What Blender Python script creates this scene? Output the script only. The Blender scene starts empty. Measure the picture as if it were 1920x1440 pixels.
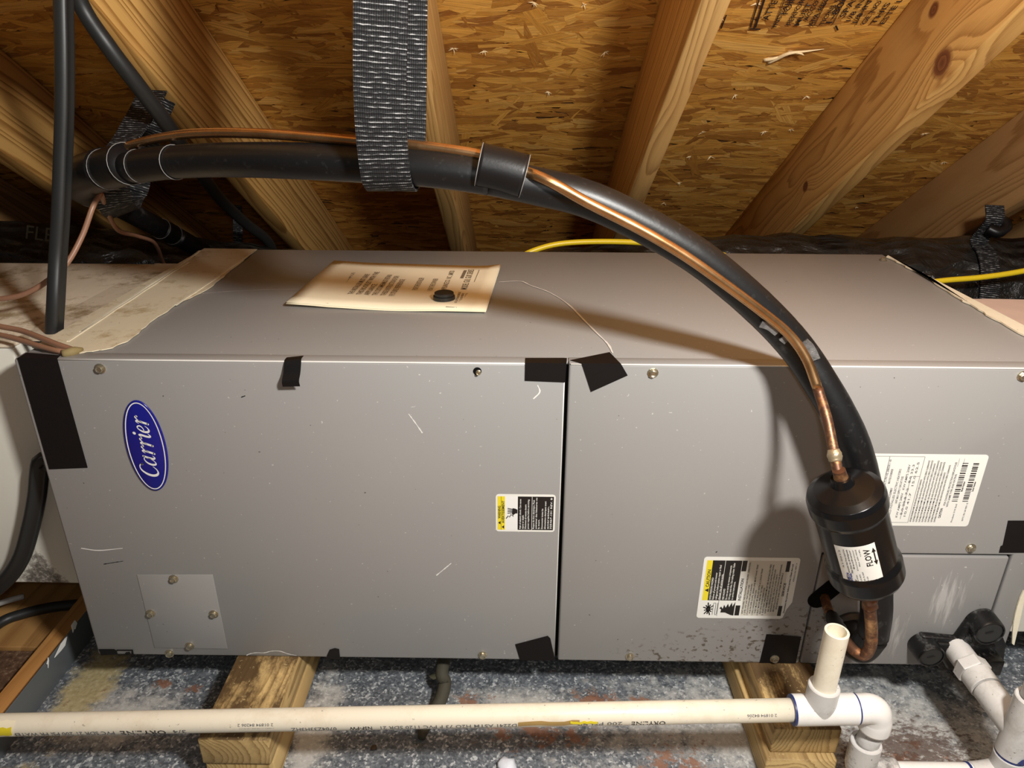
import bpy, bmesh, math, random
from mathutils import Vector, Matrix
random.seed(7)
V = Vector
scn = bpy.context.scene
col = scn.collection
# ------------------------------------------------------------------ camera
CAM = V((0.58827, 0.02783, 0.84808)); F_PX = 1367.2
PITCH, YAW, ROLL = 0.41118, -0.00981, 0.00572
fw = V((math.sin(YAW)*math.cos(PITCH), math.cos(YAW)*math.cos(PITCH), -math.sin(PITCH)))
r0 = V((math.cos(YAW), -math.sin(YAW), 0)); u0 = r0.cross(fw)
rt = math.cos(ROLL)*r0 + math.sin(ROLL)*u0
up = -math.sin(ROLL)*r0 + math.cos(ROLL)*u0
cd = bpy.data.cameras.new('camera'); cam = bpy.data.objects.new('camera', cd); col.objects.link(cam)
cd.sensor_width = 36; cd.lens = F_PX/1920*36; cd.clip_start = 0.02
cam.matrix_world = Matrix(((rt.x, up.x, -fw.x, CAM.x), (rt.y, up.y, -fw.y, CAM.y), (rt.z, up.z, -fw.z, CAM.z), (0, 0, 0, 1)))
scn.camera = cam
# ------------------------------------------------------------------ light
scn.view_settings.view_transform = 'Standard'; scn.view_settings.look = 'None'
scn.view_settings.gamma = 1; scn.view_settings.use_curve_mapping = False
scn.view_settings.exposure = 0.32
w = bpy.data.worlds.new('attic_air'); scn.world = w; w.use_nodes = True
w.node_tree.nodes['Background'].inputs[0].default_value = (1.0, 0.95, 0.88, 1)
w.node_tree.nodes['Background'].inputs[1].default_value = 0.06
def lamp(name, loc, power, radius, colr):
    d = bpy.data.lights.new(name, 'POINT'); d.energy = power; d.shadow_soft_size = radius; d.color = colr
    o = bpy.data.objects.new(name, d); o.location = loc; col.objects.link(o); return o
lamp('work_light', (0.97, 0.10, 1.14), 56, 0.055, (1.0, 0.97, 0.92))
lamp('camera_fill', (0.60, -0.02, 0.90), 2.9, 0.02, (1.0, 0.98, 0.95))  # added fill light beside the camera, not an actual lamp

# ------------------------------------------------------------------ helpers
def at(u, v, ax, val):
    d = fw + rt*((u-960)/F_PX) + up*((720-v)/F_PX)
    return CAM + d*((val-CAM[ax])/d[ax])
ROOF_A, ROOF_M = 1.82, 0.6336
RC = math.cos(math.atan(ROOF_M)); RS = math.sin(math.atan(ROOF_M))
def on_roof(u, v, drop=0.0):
    d = fw + rt*((u-960)/F_PX) + up*((720-v)/F_PX)
    a = ROOF_A - drop/RC
    return CAM + d*((a-ROOF_M*CAM.y-CAM.z)/(d.z+ROOF_M*d.y))
def tag(o, label=None, cat=None, group=None, kind=None):
    if label: o['label'] = label
    if cat: o['category'] = cat
    if group: o['group'] = group
    if kind: o['kind'] = kind
    return o
def thing(name, label, cat, loc=(0, 0, 0), group=None):
    o = bpy.data.objects.new(name, None); o.empty_display_size = .02; o.location = loc; col.objects.link(o)
    return tag(o, label, cat, group)
def wloc(p):
    m = V((0, 0, 0))
    while p is not None:
        m += p.location; p = p.parent
    return m
def link(name, me, m, parent=None, smooth=False):
    o = bpy.data.objects.new(name, me); col.objects.link(o)
    if m: me.materials.append(m)
    if smooth:
        for p in me.polygons: p.use_smooth = True
    if parent is not None:
        o.parent = parent
        if parent.type == 'EMPTY': o.matrix_parent_inverse = Matrix.Translation(-wloc(parent))
    return o
def mesh(name, vs, fs, m, parent=None, smooth=False, uv=None):
    me = bpy.data.meshes.new(name); me.from_pydata([tuple(v) for v in vs], [], fs); me.update()
    if uv:
        l = me.uv_layers.new(name='UVMap')
        for p in me.polygons:
            for li in p.loop_indices: l.data[li].uv = uv[me.loops[li].vertex_index]
    return link(name, me, m, parent, smooth)
def bevel(o, w, seg=2, ang=30):
    b = o.modifiers.new('bevel', 'BEVEL'); b.width = w; b.segments = seg; b.limit_method = 'ANGLE'; b.angle_limit = math.radians(ang)
    for p in o.data.polygons: p.use_smooth = True
    return o
def box(name, lo, hi, m, parent=None, bev=0.0):
    x0, y0, z0 = lo; x1, y1, z1 = hi
    vs = [(x0,y0,z0),(x1,y0,z0),(x1,y1,z0),(x0,y1,z0),(x0,y0,z1),(x1,y0,z1),(x1,y1,z1),(x0,y1,z1)]
    fs = [(0,3,2,1),(4,5,6,7),(0,1,5,4),(1,2,6,5),(2,3,7,6),(3,0,4,7)]
    o = mesh(name, vs, fs, m, parent)
    return bevel(o, bev) if bev else o
def prism(name, pts, n, th, m, parent=None, bev=0.0, sub=1):
    """polygon of world points, thickened by th along n"""
    n = V(n); N = len(pts)
    vs = [V(p) for p in pts] + [V(p)+n*th for p in pts]
    fs = [tuple(range(N-1, -1, -1)), tuple(range(N, 2*N))] + [(i, (i+1) % N, N+(i+1) % N, N+i) for i in range(N)]
    o = mesh(name, vs, fs, m, parent)
    bm = bmesh.new(); bm.from_mesh(o.data); bmesh.ops.recalc_face_normals(bm, faces=bm.faces); bm.to_mesh(o.data); bm.free()
    return bevel(o, bev) if bev else o
def crom(pts, k=6):
    """Catmull-Rom through tuples of any length"""
    P = [tuple(p) for p in pts]; out = []
    P = [tuple(2*a-b for a, b in zip(P[0], P[1]))] + P + [tuple(2*a-b for a, b in zip(P[-1], P[-2]))]
    for i in range(1, len(P)-2):
        for j in range(k):
            t = j/k
            out.append(tuple(.5*(2*b+(c-a)*t+(2*a-5*b+4*c-d)*t*t+(3*b-a-3*c+d)*t**3) for a, b, c, d in zip(P[i-1], P[i], P[i+1], P[i+2])))
    out.append(P[-2]); return out
def frames(pts):
    T = []
    for i in range(len(pts)):
        a = pts[max(i-1, 0)]; b = pts[min(i+1, len(pts)-1)]
        T.append((b-a).normalized())
    ref = V((0, 0, 1)) if abs(T[0].z) < .9 else V((1, 0, 0))
    N = [(ref - T[0]*ref.dot(T[0])).normalized()]
    for i in range(1, len(T)):
        n = N[-1] - T[i]*N[-1].dot(T[i]); N.append(n.normalized())
    return T, N
def sweep(name, pts, r, m, parent=None, n=14, k=6, prof=None, cap=True, wob=0.0, taper=None):
    """tube along world points; r a number or one per point; prof = list of (a,b) to use instead of a circle"""
    if isinstance(r, (int, float)): r = [r]*len(pts)
    cr = crom([(p[0], p[1], p[2], q) for p, q in zip(pts, r)], k) if k > 1 else [(p[0], p[1], p[2], q) for p, q in zip(pts, r)]
    P = [V(c[:3]) for c in cr]; T, N = frames(P)
    prof = prof or [(math.cos(2*math.pi*i/n), math.sin(2*math.pi*i/n)) for i in range(n)]
    n = len(prof); vs = []; uv = []; L = 0
    for i, p in enumerate(P):
        if i: L += (P[i]-P[i-1]).length
        B = T[i].cross(N[i]); rr = cr[i][3]
        for j, (a, b) in enumerate(prof):
            q = rr*(1+wob*random.uniform(-1, 1))
            vs.append(p + N[i]*a*q + B*b*q); uv.append((j/n, L))
    fs = [(i*n+j, i*n+(j+1) % n, (i+1)*n+(j+1) % n, (i+1)*n+j) for i in range(len(P)-1) for j in range(n)]
    if cap: fs += [tuple(range(n-1, -1, -1)), tuple(range((len(P)-1)*n, len(P)*n))]
    o = mesh(name, vs, fs, m, parent, True, uv)
    return o
def lathe(name, prof, o, axis, m, parent=None, n=32, sharp=False):
    """prof = [(r,h)...] along axis from o"""
    axis = V(axis).normalized(); a = V((0, 0, 1)) if abs(axis.z) < .9 else V((1, 0, 0))
    e1 = (a-axis*a.dot(axis)).normalized(); e2 = axis.cross(e1); o = V(o); vs = []; fs = []
    pr2 = [prof[0]]
    for (ra, ha), (rb, hb) in zip(prof, prof[1:]):
        l = math.hypot(rb-ra, hb-ha)
        if l > .006:
            k = .0008/l; pr2 += [(ra+(rb-ra)*k, ha+(hb-ha)*k), (rb-(rb-ra)*k, hb-(hb-ha)*k)]
        pr2.append((rb, hb))
    prof = pr2
    for r, h in prof:
        for j in range(n):
            t = 2*math.pi*j/n
            vs.append(o + axis*h + (e1*math.cos(t)+e2*math.sin(t))*max(r, 1e-5))
    for i in range(len(prof)-1):
        for j in range(n): fs.append((i*n+j, i*n+(j+1) % n, (i+1)*n+(j+1) % n, (i+1)*n+j))
    fs += [tuple(range(n-1, -1, -1)), tuple(range((len(prof)-1)*n, len(prof)*n))]
    ob = mesh(name, vs, fs, m, parent, True)
    if sharp:
        ob.data.polygons.foreach_set('use_smooth', [True]*len(ob.data.polygons))
    md = ob.modifiers.new('edges', 'EDGE_SPLIT'); md.split_angle = math.radians(38)
    return ob
def ribbon(name, pts, side, wid, th, m, parent=None, k=6, sides=None):
    """flat strap: side = across direction"""
    cr = [V(c) for c in crom(pts, k)]; T, _ = frames(cr); vs = []; uv = []; L = 0; fs = []
    for i, p in enumerate(cr):
        if i: L += (cr[i]-cr[i-1]).length
        s = V(side); s = (s - T[i]*s.dot(T[i])).normalized(); nn = T[i].cross(s)
        for a, b in ((-.5, -.5), (.5, -.5), (.5, .5), (-.5, .5)):
            vs.append(p + s*a*wid + nn*b*th); uv.append((a*wid, L))
    for i in range(len(cr)-1):
        for j in range(4): fs.append((i*4+j, i*4+(j+1) % 4, i*4+4+(j+1) % 4, i*4+4+j))
    fs += [(3, 2, 1, 0), tuple(range(len(vs)-4, len(vs)))]
    return mesh(name, vs, fs, m, parent, False, uv)
_dg = []
def text(name, body, o, ex, ey, m, parent, size=None, length=None, height=None, shear=0.0, lift=0.0, bold=0.0, warp=None, align='LEFT'):
    """flat printed words; o = start of the baseline, ex = reading direction, ey = up of the letters"""
    cu = bpy.data.curves.new(name, 'FONT'); cu.body = body; cu.size = 1.0; cu.shear = shear; cu.resolution_u = 2
    cu.offset = bold; cu.align_x = align
    t = bpy.data.objects.new('tmp', cu); col.objects.link(t)
    me = bpy.data.meshes.new_from_object(t.evaluated_get(bpy.context.evaluated_depsgraph_get()))
    bpy.data.objects.remove(t); bpy.data.curves.remove(cu); me.name = name
    xs = [v.co.x for v in me.vertices] or [0, 1]
    sx = sy = size or 1.0
    if height: sy = height/0.72; sx = sy
    if length: sx = length/max(1e-6, max(xs)-min(xs)); sy = sy if height else (sx if not size else size)
    ex = V(ex).normalized(); ey = V(ey).normalized(); n = ex.cross(ey); o = V(o)
    for v in me.vertices:
        a, b = v.co.x*sx, v.co.y*sy
        v.co = warp(a, b) if warp else o + ex*a + ey*b + n*lift
    me.materials.clear()
    return link(name, me, m, parent)

# ------------------------------------------------------------------ materials
class NT:
    def __init__(s, name):
        s.m = bpy.data.materials.new(name); s.m.use_nodes = True
        s.t = s.m.node_tree; s.b = s.t.nodes['Principled BSDF']; s._c = {}
    def n(s, typ, props=None, **inp):
        nd = s.t.nodes.new('ShaderNode'+typ)
        for k, v in (props or {}).items(): setattr(nd, k, v)
        for k, v in inp.items():
            key = int(k[1:]) if k[0] == '_' and k[1:].isdigit() else k.replace('_', ' ')
            s.set(nd.inputs[key], v)
        return nd
    def set(s, sock, v):
        if hasattr(v, 'is_output'): s.t.links.new(v, sock)
        elif hasattr(v, 'outputs'): s.t.links.new(v.outputs[0], sock)
        else: sock.default_value = v
    def pos(s, kind='Object'):
        if kind not in s._c: s._c[kind] = s.n('TexCoord').outputs[kind]
        return s._c[kind]
    def map(s, scale=(1, 1, 1), vec=None, loc=(0, 0, 0), rot=(0, 0, 0)):
        return s.n('Mapping', Vector=vec or s.pos(), Scale=scale, Location=loc, Rotation=rot).outputs[0]
    def noise(s, scale, vec=None, detail=4, rough=.55, dist=0.0, col=False):
        nd = s.n('TexNoise', Vector=vec or s.pos(), Scale=scale, Detail=detail, Roughness=rough, Distortion=dist)
        return nd.outputs['Color' if col else 'Fac']
    def ramp(s, fac, stops, interp='LINEAR'):
        nd = s.n('ValToRGB', Fac=fac); e = nd.color_ramp; e.interpolation = interp
        while len(e.elements) < len(stops): e.elements.new(.5)
        for el, (p, c) in zip(e.elements, stops):
            el.position = p; el.color = (c, c, c, 1) if isinstance(c, (int, float)) else (*c, 1)
        return nd.outputs[0]
    def mix(s, fac, a, b, mode='MIX'):
        nd = s.n('Mix', {'data_type': 'RGBA', 'blend_type': mode})
        s.set(nd.inputs[0], fac)
        for sock, v in ((nd.inputs[6], a), (nd.inputs[7], b)): s.set(sock, (*v, 1) if isinstance(v, tuple) else v)
        return nd.outputs[2]
    def math(s, op, a, b=0.0, c=None):
        nd = s.n('Math', {'operation': op}); s.set(nd.inputs[0], a); s.set(nd.inputs[1], b)
        if c is not None: s.set(nd.inputs[2], c)
        return nd.outputs[0]
    def spots(s, lst, vec=None):
        """max of soft elliptical blobs: (centre, radii)"""
        cur = None; vec = vec or s.pos()
        for c, r in lst:
            v = s.n('VectorMath', {'operation': 'SUBTRACT'}, _0=vec, _1=c).outputs[0]
            v = s.n('VectorMath', {'operation': 'DIVIDE'}, _0=v, _1=r).outputs[0]
            l = s.n('VectorMath', {'operation': 'LENGTH'}, _0=v).outputs['Value']
            f = s.n('MapRange', Value=l, From_Min=0.0, From_Max=1.0, To_Min=1.0, To_Max=0.0).outputs[0]
            cur = f if cur is None else s.math('MAXIMUM', cur, f)
        return cur
    def bump(s, h, strength=.3, dist=.002):
        s.set(s.b.inputs['Normal'], s.n('Bump', Height=h, Strength=strength, Distance=dist).outputs[0])
    def done(s, col=None, rough=.5, metal=0.0, spec=None, coat=None):
        if col is not None: s.set(s.b.inputs['Base Color'], (*col, 1) if isinstance(col, tuple) else col)
        s.set(s.b.inputs['Roughness'], rough); s.set(s.b.inputs['Metallic'], metal)
        if spec is not None: s.b.inputs['Specular IOR Level'].default_value = spec
        if coat: s.b.inputs['Coat Weight'].default_value = coat
        return s.m
def plain(name, c, rough=.5, metal=0.0, var=.12, sc=30, spec=None, bump=0.0):
    t = NT(name); f = t.noise(sc)
    c2 = tuple(max(0, x*(1-var)) for x in c); c3 = tuple(min(1, x*(1+var)) for x in c)
    if bump: t.bump(t.noise(sc*6), bump, .001)
    return t.done(t.mix(f, c2, c3), rough, metal, spec)

def m_paint(name, base, mold=None, rust=None):
    t = NT(name)
    c = t.mix(t.ramp(t.noise(2.2, detail=2), [(.35, 0.0), (.65, 1.0)]), tuple(x*.96 for x in base), (base[0]*1.05, base[1]*1.0, base[2]*.98))
    sp = t.ramp(t.noise(240, detail=1), [(.775, 0.0), (.79, 1.0)])
    c = t.mix(t.math('MULTIPLY', sp, .6), c, (.6, .58, .54))
    sp = t.ramp(t.noise(190, vec=t.map(loc=(3, 1, 5)), detail=1), [(.79, 0.0), (.80, 1.0)])
    c = t.mix(t.math('MULTIPLY', sp, .8), c, (.05, .045, .04))
    sc = t.n('TexWave', {'wave_type': 'BANDS'}, Vector=t.map((3, 3, 90)), Scale=2.0, Distortion=20.0, Detail=3.0).outputs['Fac']
    if mold:
        k = t.math('ADD', t.spots(mold), t.math('MULTIPLY', t.math('SUBTRACT', t.noise(60, detail=5, rough=.7), .5), 1.1))
        dots = t.ramp(t.noise(120, vec=t.map((1, 1, 1.3), loc=(1, 2, 3)), detail=4), [(.57, 0.0), (.63, 1.0)])
        k = t.math('MULTIPLY', t.ramp(k, [(.22, 0.0), (.60, 1.0)]), dots)
        c = t.mix(t.math('MULTIPLY', k, .85), c, (.085, .06, .035))
    if rust:
        k = t.math('ADD', t.spots(rust), t.math('MULTIPLY', t.math('SUBTRACT', t.noise(120, vec=t.map((1, 1, .10), rot=(0, .12, 0)), detail=4, rough=.7), .5), 2.2))
        c = t.mix(t.math('MULTIPLY', t.ramp(k, [(.62, 0.0), (1.0, 1.0)]), .55), c, (.55, .54, .52))
    t.bump(t.noise(350, detail=2), .05, .0005)
    return t.done(c, t.math('ADD', .36, t.math('MULTIPLY', t.noise(5), .16)), 0.0, .45)
def m_wood(name, knots=(), seed=0.0, light=(.60, .36, .15), dark=(.27, .125, .035), freq=70, pith=(.03, 0, .10), stain=None, con=.78):
    """lumber: rings round a pith that wanders along the piece (local y), pushed aside by knots"""
    t = NT(name); p = t.pos()
    lo = t.noise(2.2, vec=t.map((3, .55, 3), loc=(seed, seed*.7, 0)), detail=2, col=True)
    d = t.n('VectorMath', {'operation': 'MULTIPLY_ADD'}, _0=lo, _1=(.10, .0, .09), _2=p).outputs[0]
    x = t.n('SeparateXYZ', Vector=t.n('VectorMath', {'operation': 'SUBTRACT'}, _0=d, _1=pith).outputs[0])
    r = t.math('SQRT', t.math('ADD', t.math('MULTIPLY', x.outputs[0], x.outputs[0]), t.math('MULTIPLY', x.outputs[2], x.outputs[2])))
    core = None
    for c, s, a in knots:
        v = t.n('VectorMath', {'operation': 'SUBTRACT'}, _0=p, _1=c).outputs[0]
        v1 = t.n('VectorMath', {'operation': 'MULTIPLY'}, _0=v, _1=(0, .55, 1)).outputs[0]
        l = t.n('VectorMath', {'operation': 'LENGTH'}, _0=v1).outputs['Value']
        g = t.math('POWER', 2.718, t.math('MULTIPLY', t.math('POWER', t.math('DIVIDE', l, s*2.1), 2.0), -1.0))
        r = t.math('ADD', r, t.math('MULTIPLY', g, a))
        v2 = t.n('VectorMath', {'operation': 'MULTIPLY'}, _0=v, _1=(0, .8, 1)).outputs[0]
        l2 = t.math('ADD', t.n('VectorMath', {'operation': 'LENGTH'}, _0=v2).outputs['Value'], t.math('MULTIPLY', t.math('SUBTRACT', t.noise(45), .5), s*.45))
        f = t.n('MapRange', Value=l2, From_Min=s*.75, From_Max=s*1.08, To_Min=1.0, To_Max=0.0).outputs[0]
        rg = t.math('FRACT', t.math('MULTIPLY', l2, 2.2/s))
        kc = t.mix(rg, (.13, .045, .02), (.26, .10, .035))
        core = (f, kc) if core is None else (t.math('MAXIMUM', core[0], f), t.mix(f, core[1], kc))
    ring = t.math('FRACT', t.math('MULTIPLY', t.math('ADD', r, t.math('ADD', t.math('MULTIPLY', t.noise(9, vec=t.map((20, .8, 20))), .003), t.math('MULTIPLY', t.math('SINE', t.math('MULTIPLY', r, 140.0)), .0045))), freq))
    g = t.ramp(ring, [(0.0, 0.0), (.40, .10), (.70, .55), (.86, 1.0), (.94, .9), (1.0, 0.0)])
    fib = t.noise(14, vec=t.map((40, 1.0, 40)), detail=3)
    c = t.mix(t.math('MULTIPLY', g, con), light, dark)
    c = t.mix(t.math('MULTIPLY', t.ramp(fib, [(.35, 0.0), (.7, 1.0)]), .30), c, tuple(x*1.25 for x in light))
    c = t.mix(t.math('MULTIPLY', t.ramp(t.noise(3.5, vec=t.map((4, 1.2, 4), loc=(seed, 4, 0)), detail=2), [(.45, 0.0), (.75, 1.0)]), .35), c, (light[0]*.75, light[1]*.58, light[2]*.42))
    if core: c = t.mix(core[0], c, core[1])
    if stain:
        k = t.ramp(t.noise(11, vec=t.map((1.6, .8, 1)), detail=6, rough=.7), [(.36, 0.0), (.50, 1.0)])
        zz = t.ramp(t.n('SeparateXYZ', Vector=t.n('TexCoord').outputs['Normal']).outputs[2], [(.3, .25), (.8, 1.0)])
        c = t.mix(t.math('MULTIPLY', t.math('MULTIPLY', k, stain), zz), c, t.mix(t.ramp(t.noise(220, detail=2), [(.66, 0.0), (.72, 1.0)]), (.085, .048, .02), (.5, .38, .2)))
    t.bump(t.math('SUBTRACT', fib, t.math('MULTIPLY', g, .6)), .18, .001)
    return t.done(c, .6, 0.0, .3)

M = {}
M['paint'] = m_paint('grey_cabinet_paint', (.295, .296, .292))
M['paint_right'] = m_paint('grey_cabinet_paint_spotted', (.30, .297, .289), mold=[((.90, .81, .10), (.20, .5, .075)), ((.965, .81, .12), (.11, .5, .11)), ((.80, .81, .09), (.12, .5, .04))])
M['paint_cover'] = m_paint('grey_cover_paint', (.265, .262, .258), mold=[((1.0, .81, .13), (.05, .5, .10))], rust=[((1.16, .81, .2), (.05, .5, .09)), ((1.11, .81, .13), (.03, .5, .08))])
M['dark'] = plain('dark_gap', (.004, .004, .004), .9, spec=.1)
M['edge'] = plain('pale_highlight_and_scratch', (.74, .73, .70), .35)  # pale colour for painted edge highlights, also used for scratches
M['osb_base'] = plain('osb_core', (.26, .135, .05), .8, sc=50)
def m_flake():
    t = NT('osb_flakes'); a = t.n('Attribute', {'attribute_name': 'rnd'}); rnd = t.n('SeparateColor', Color=a.outputs['Color'])
    uv = t.n('UVMap').outputs[0]
    g = t.noise(30, vec=t.map((.35, 9, 1), vec=uv), detail=4, rough=.6)
    g2 = t.noise(90, vec=t.map((.5, 6, 1), vec=uv), detail=2)
    c = t.ramp(rnd.outputs[0], [(0.0, (.32, .115, .018)), (.16, (.48, .20, .032)), (.45, (.72, .345, .058)), (.8, (.86, .45, .088)), (1.0, (.97, .62, .20))])
    c = t.mix(t.math('MULTIPLY', t.ramp(g, [(.40, 0.0), (.66, 1.0)]), .55), c, (.24, .10, .026))
    c = t.mix(t.math('MULTIPLY', t.ramp(g2, [(.5, 0.0), (.75, 1.0)]), .35), c, (.88, .56, .19))
    t.bump(g, .35, .0015)
    return t.done(c, t.math('ADD', .38, t.math('MULTIPLY', rnd.outputs[1], .3)), 0.0, .35)
M['flake'] = m_flake()
M['ink'] = plain('stamp_ink', (.022, .014, .014), .6)
M['splinter'] = plain('fresh_splinter', (.80, .62, .36), .6)
M['nail'] = plain('nail_steel', (.45, .44, .42), .35, .9)
M['foam'] = NT('black_foam'); _t = M['foam']
_c = _t.mix(_t.ramp(_t.noise(140, detail=3), [(.60, 0.0), (.80, 1.0)]), (.007, .007, .0075), (.026, .026, .026))
_c = _t.mix(_t.math('MULTIPLY', _t.ramp(_t.noise(11, detail=6, rough=.7), [(.60, 0.0), (.68, 1.0)]), .35), _c, (.13, .125, .12))
_t.bump(_t.noise(220), .12, .0008); M['foam'] = _t.done(_c, .40, 0.0, .42)
M['tape'] = plain('black_vinyl_tape', (.006, .0055, .006), .40, sc=60, spec=.35, bump=.1)
M['tape_matte'] = plain('black_cloth_tape', (.008, .006, .006), .65, sc=60, spec=.2, bump=.15)
M['tape_edge'] = plain('tape_edge_glint', (.22, .21, .2), .35)
M['rubber'] = plain('black_rubber', (.018, .019, .019), .45, sc=25, bump=.05)
M['drier'] = plain('black_enamel', (.005, .005, .0055), .24, sc=80, spec=.32, bump=.04)
M['plastic'] = NT('black_abs'); _t = M['plastic']
_c = _t.mix(_t.math('MULTIPLY', _t.ramp(_t.noise(55, detail=7, rough=.75), [(.52, 0.0), (.72, 1.0)]), .55), (.005, .005, .0055), (.17, .175, .17))
_t.bump(_t.noise(120), .15, .001); M['plastic'] = _t.done(_c, .36, 0.0, .4)
def m_copper(name, patina):
    t = NT(name); k = t.noise(35, detail=5)
    c = t.mix(t.ramp(k, [(.35, 0.0), (.7, 1.0)]), (.50, .27, .115), (.66, .40, .20))
    if patina:
        k2 = t.noise(48, vec=t.map(loc=(3, 3, 1)), detail=6, rough=.7)
        c = t.mix(t.ramp(k2, [(.34, 0.0), (.52, .92)]), c, (.13, .06, .04))
        c = t.mix(t.math('MULTIPLY', t.ramp(t.noise(70, detail=4), [(.58, 0.0), (.66, 1.0)]), .6), c, (.50, .20, .07))
        return t.done(c, t.math('ADD', .30, t.math('MULTIPLY', k, .3)), .75)
    return t.done(c, t.math('ADD', .20, t.math('MULTIPLY', k, .15)), .95)
M['copper'] = m_copper('copper', False); M['copper_old'] = m_copper('heat_stained_copper', True)
M['solder'] = plain('braze_alloy', (.50, .40, .26), .35, .7, sc=90, bump=.4)
def m_web():
    t = NT('black_webbing'); uv = t.n('UVMap').outputs[0]; s = t.n('SeparateXYZ', Vector=uv)
    wob = t.math('MULTIPLY', t.math('SUBTRACT', t.noise(60, vec=uv, detail=2), .5), .0018)
    rib = t.math('ABSOLUTE', t.math('SINE', t.math('MULTIPLY', t.math('ADD', s.outputs[1], wob), math.pi/.0042)))
    yarn = t.math('ABSOLUTE', t.math('SINE', t.math('MULTIPLY', s.outputs[0], math.pi/.0021)))
    h = t.math('ADD', rib, t.math('MULTIPLY', yarn, .35))
    gl = t.math('MULTIPLY', t.ramp(rib, [(.86, 0.0), (.99, 1.0)]), t.ramp(t.noise(260, vec=t.map((.35, 2.2, 1), vec=uv), detail=3, rough=.7), [(.50, .03), (.64, 1.0)]))
    c = t.mix(gl, (.011, .011, .012), (.50, .50, .50))  # glints on the ribs are painted into the colour
    t.bump(h, .40, .0010)
    return t.done(c, .55, 0.0, .22)
M['web'] = m_web()
def m_duct(name, pale):
    t = NT(name)
    k = t.noise(9, detail=6, rough=.6, dist=1.2)
    t.bump(t.math('ADD', t.n('TexVoronoi', {'feature': 'SMOOTH_F1'}, Vector=t.map((6, 14, 14)), Scale=3.0, Smoothness=.4).outputs['Distance'], t.math('MULTIPLY', k, 1.3)), .75, .02)
    return t.done(t.mix(t.ramp(k, [(.45, 0.0), (.8, 1.0)]), (.013, .012, .011), pale), t.math('ADD', .22, t.math('MULTIPLY', t.noise(30), .15)), 0.0, .5)
M['duct'] = m_duct('black_duct_jacket', (.030, .029, .028)); M['duct_l'] = m_duct('dark_duct_jacket', (.045, .04, .028))
def m_pvc(name, base, dirt, amount, sc=18):
    t = NT(name)
    c = t.mix(t.noise(6), tuple(x*.95 for x in base), base)
    k = t.ramp(t.noise(sc, detail=8, rough=.75), [(.49, 0.0), (.66, 1.0)])
    c = t.mix(t.math('MULTIPLY', k, amount), c, dirt)
    k = t.ramp(t.noise(170, vec=t.map(loc=(2, 5, 1)), detail=2), [(.70, 0.0), (.74, 1.0)])
    c = t.mix(t.math('MULTIPLY', k, min(1, amount*1.6)), c, (.12, .10, .08))
    return t.done(c, .36, 0.0, .45)
M['pvc'] = m_pvc('white_pvc', (.84, .82, .79), (.5, .45, .38), .18)
M['pvc_old'] = m_pvc('aged_cream_pvc', (.86, .79, .64), (.55, .42, .26), .30)
M['pvc_grey'] = m_pvc('grimy_white_pvc', (.62, .61, .59), (.28, .24, .20), .45)
M['pvc_dirty'] = m_pvc('dirty_white_pvc', (.62, .60, .58), (.11, .10, .09), .95, 24)
M['primer'] = plain('blue_pipe_cement', (.015, .03, .16), .35)
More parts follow.
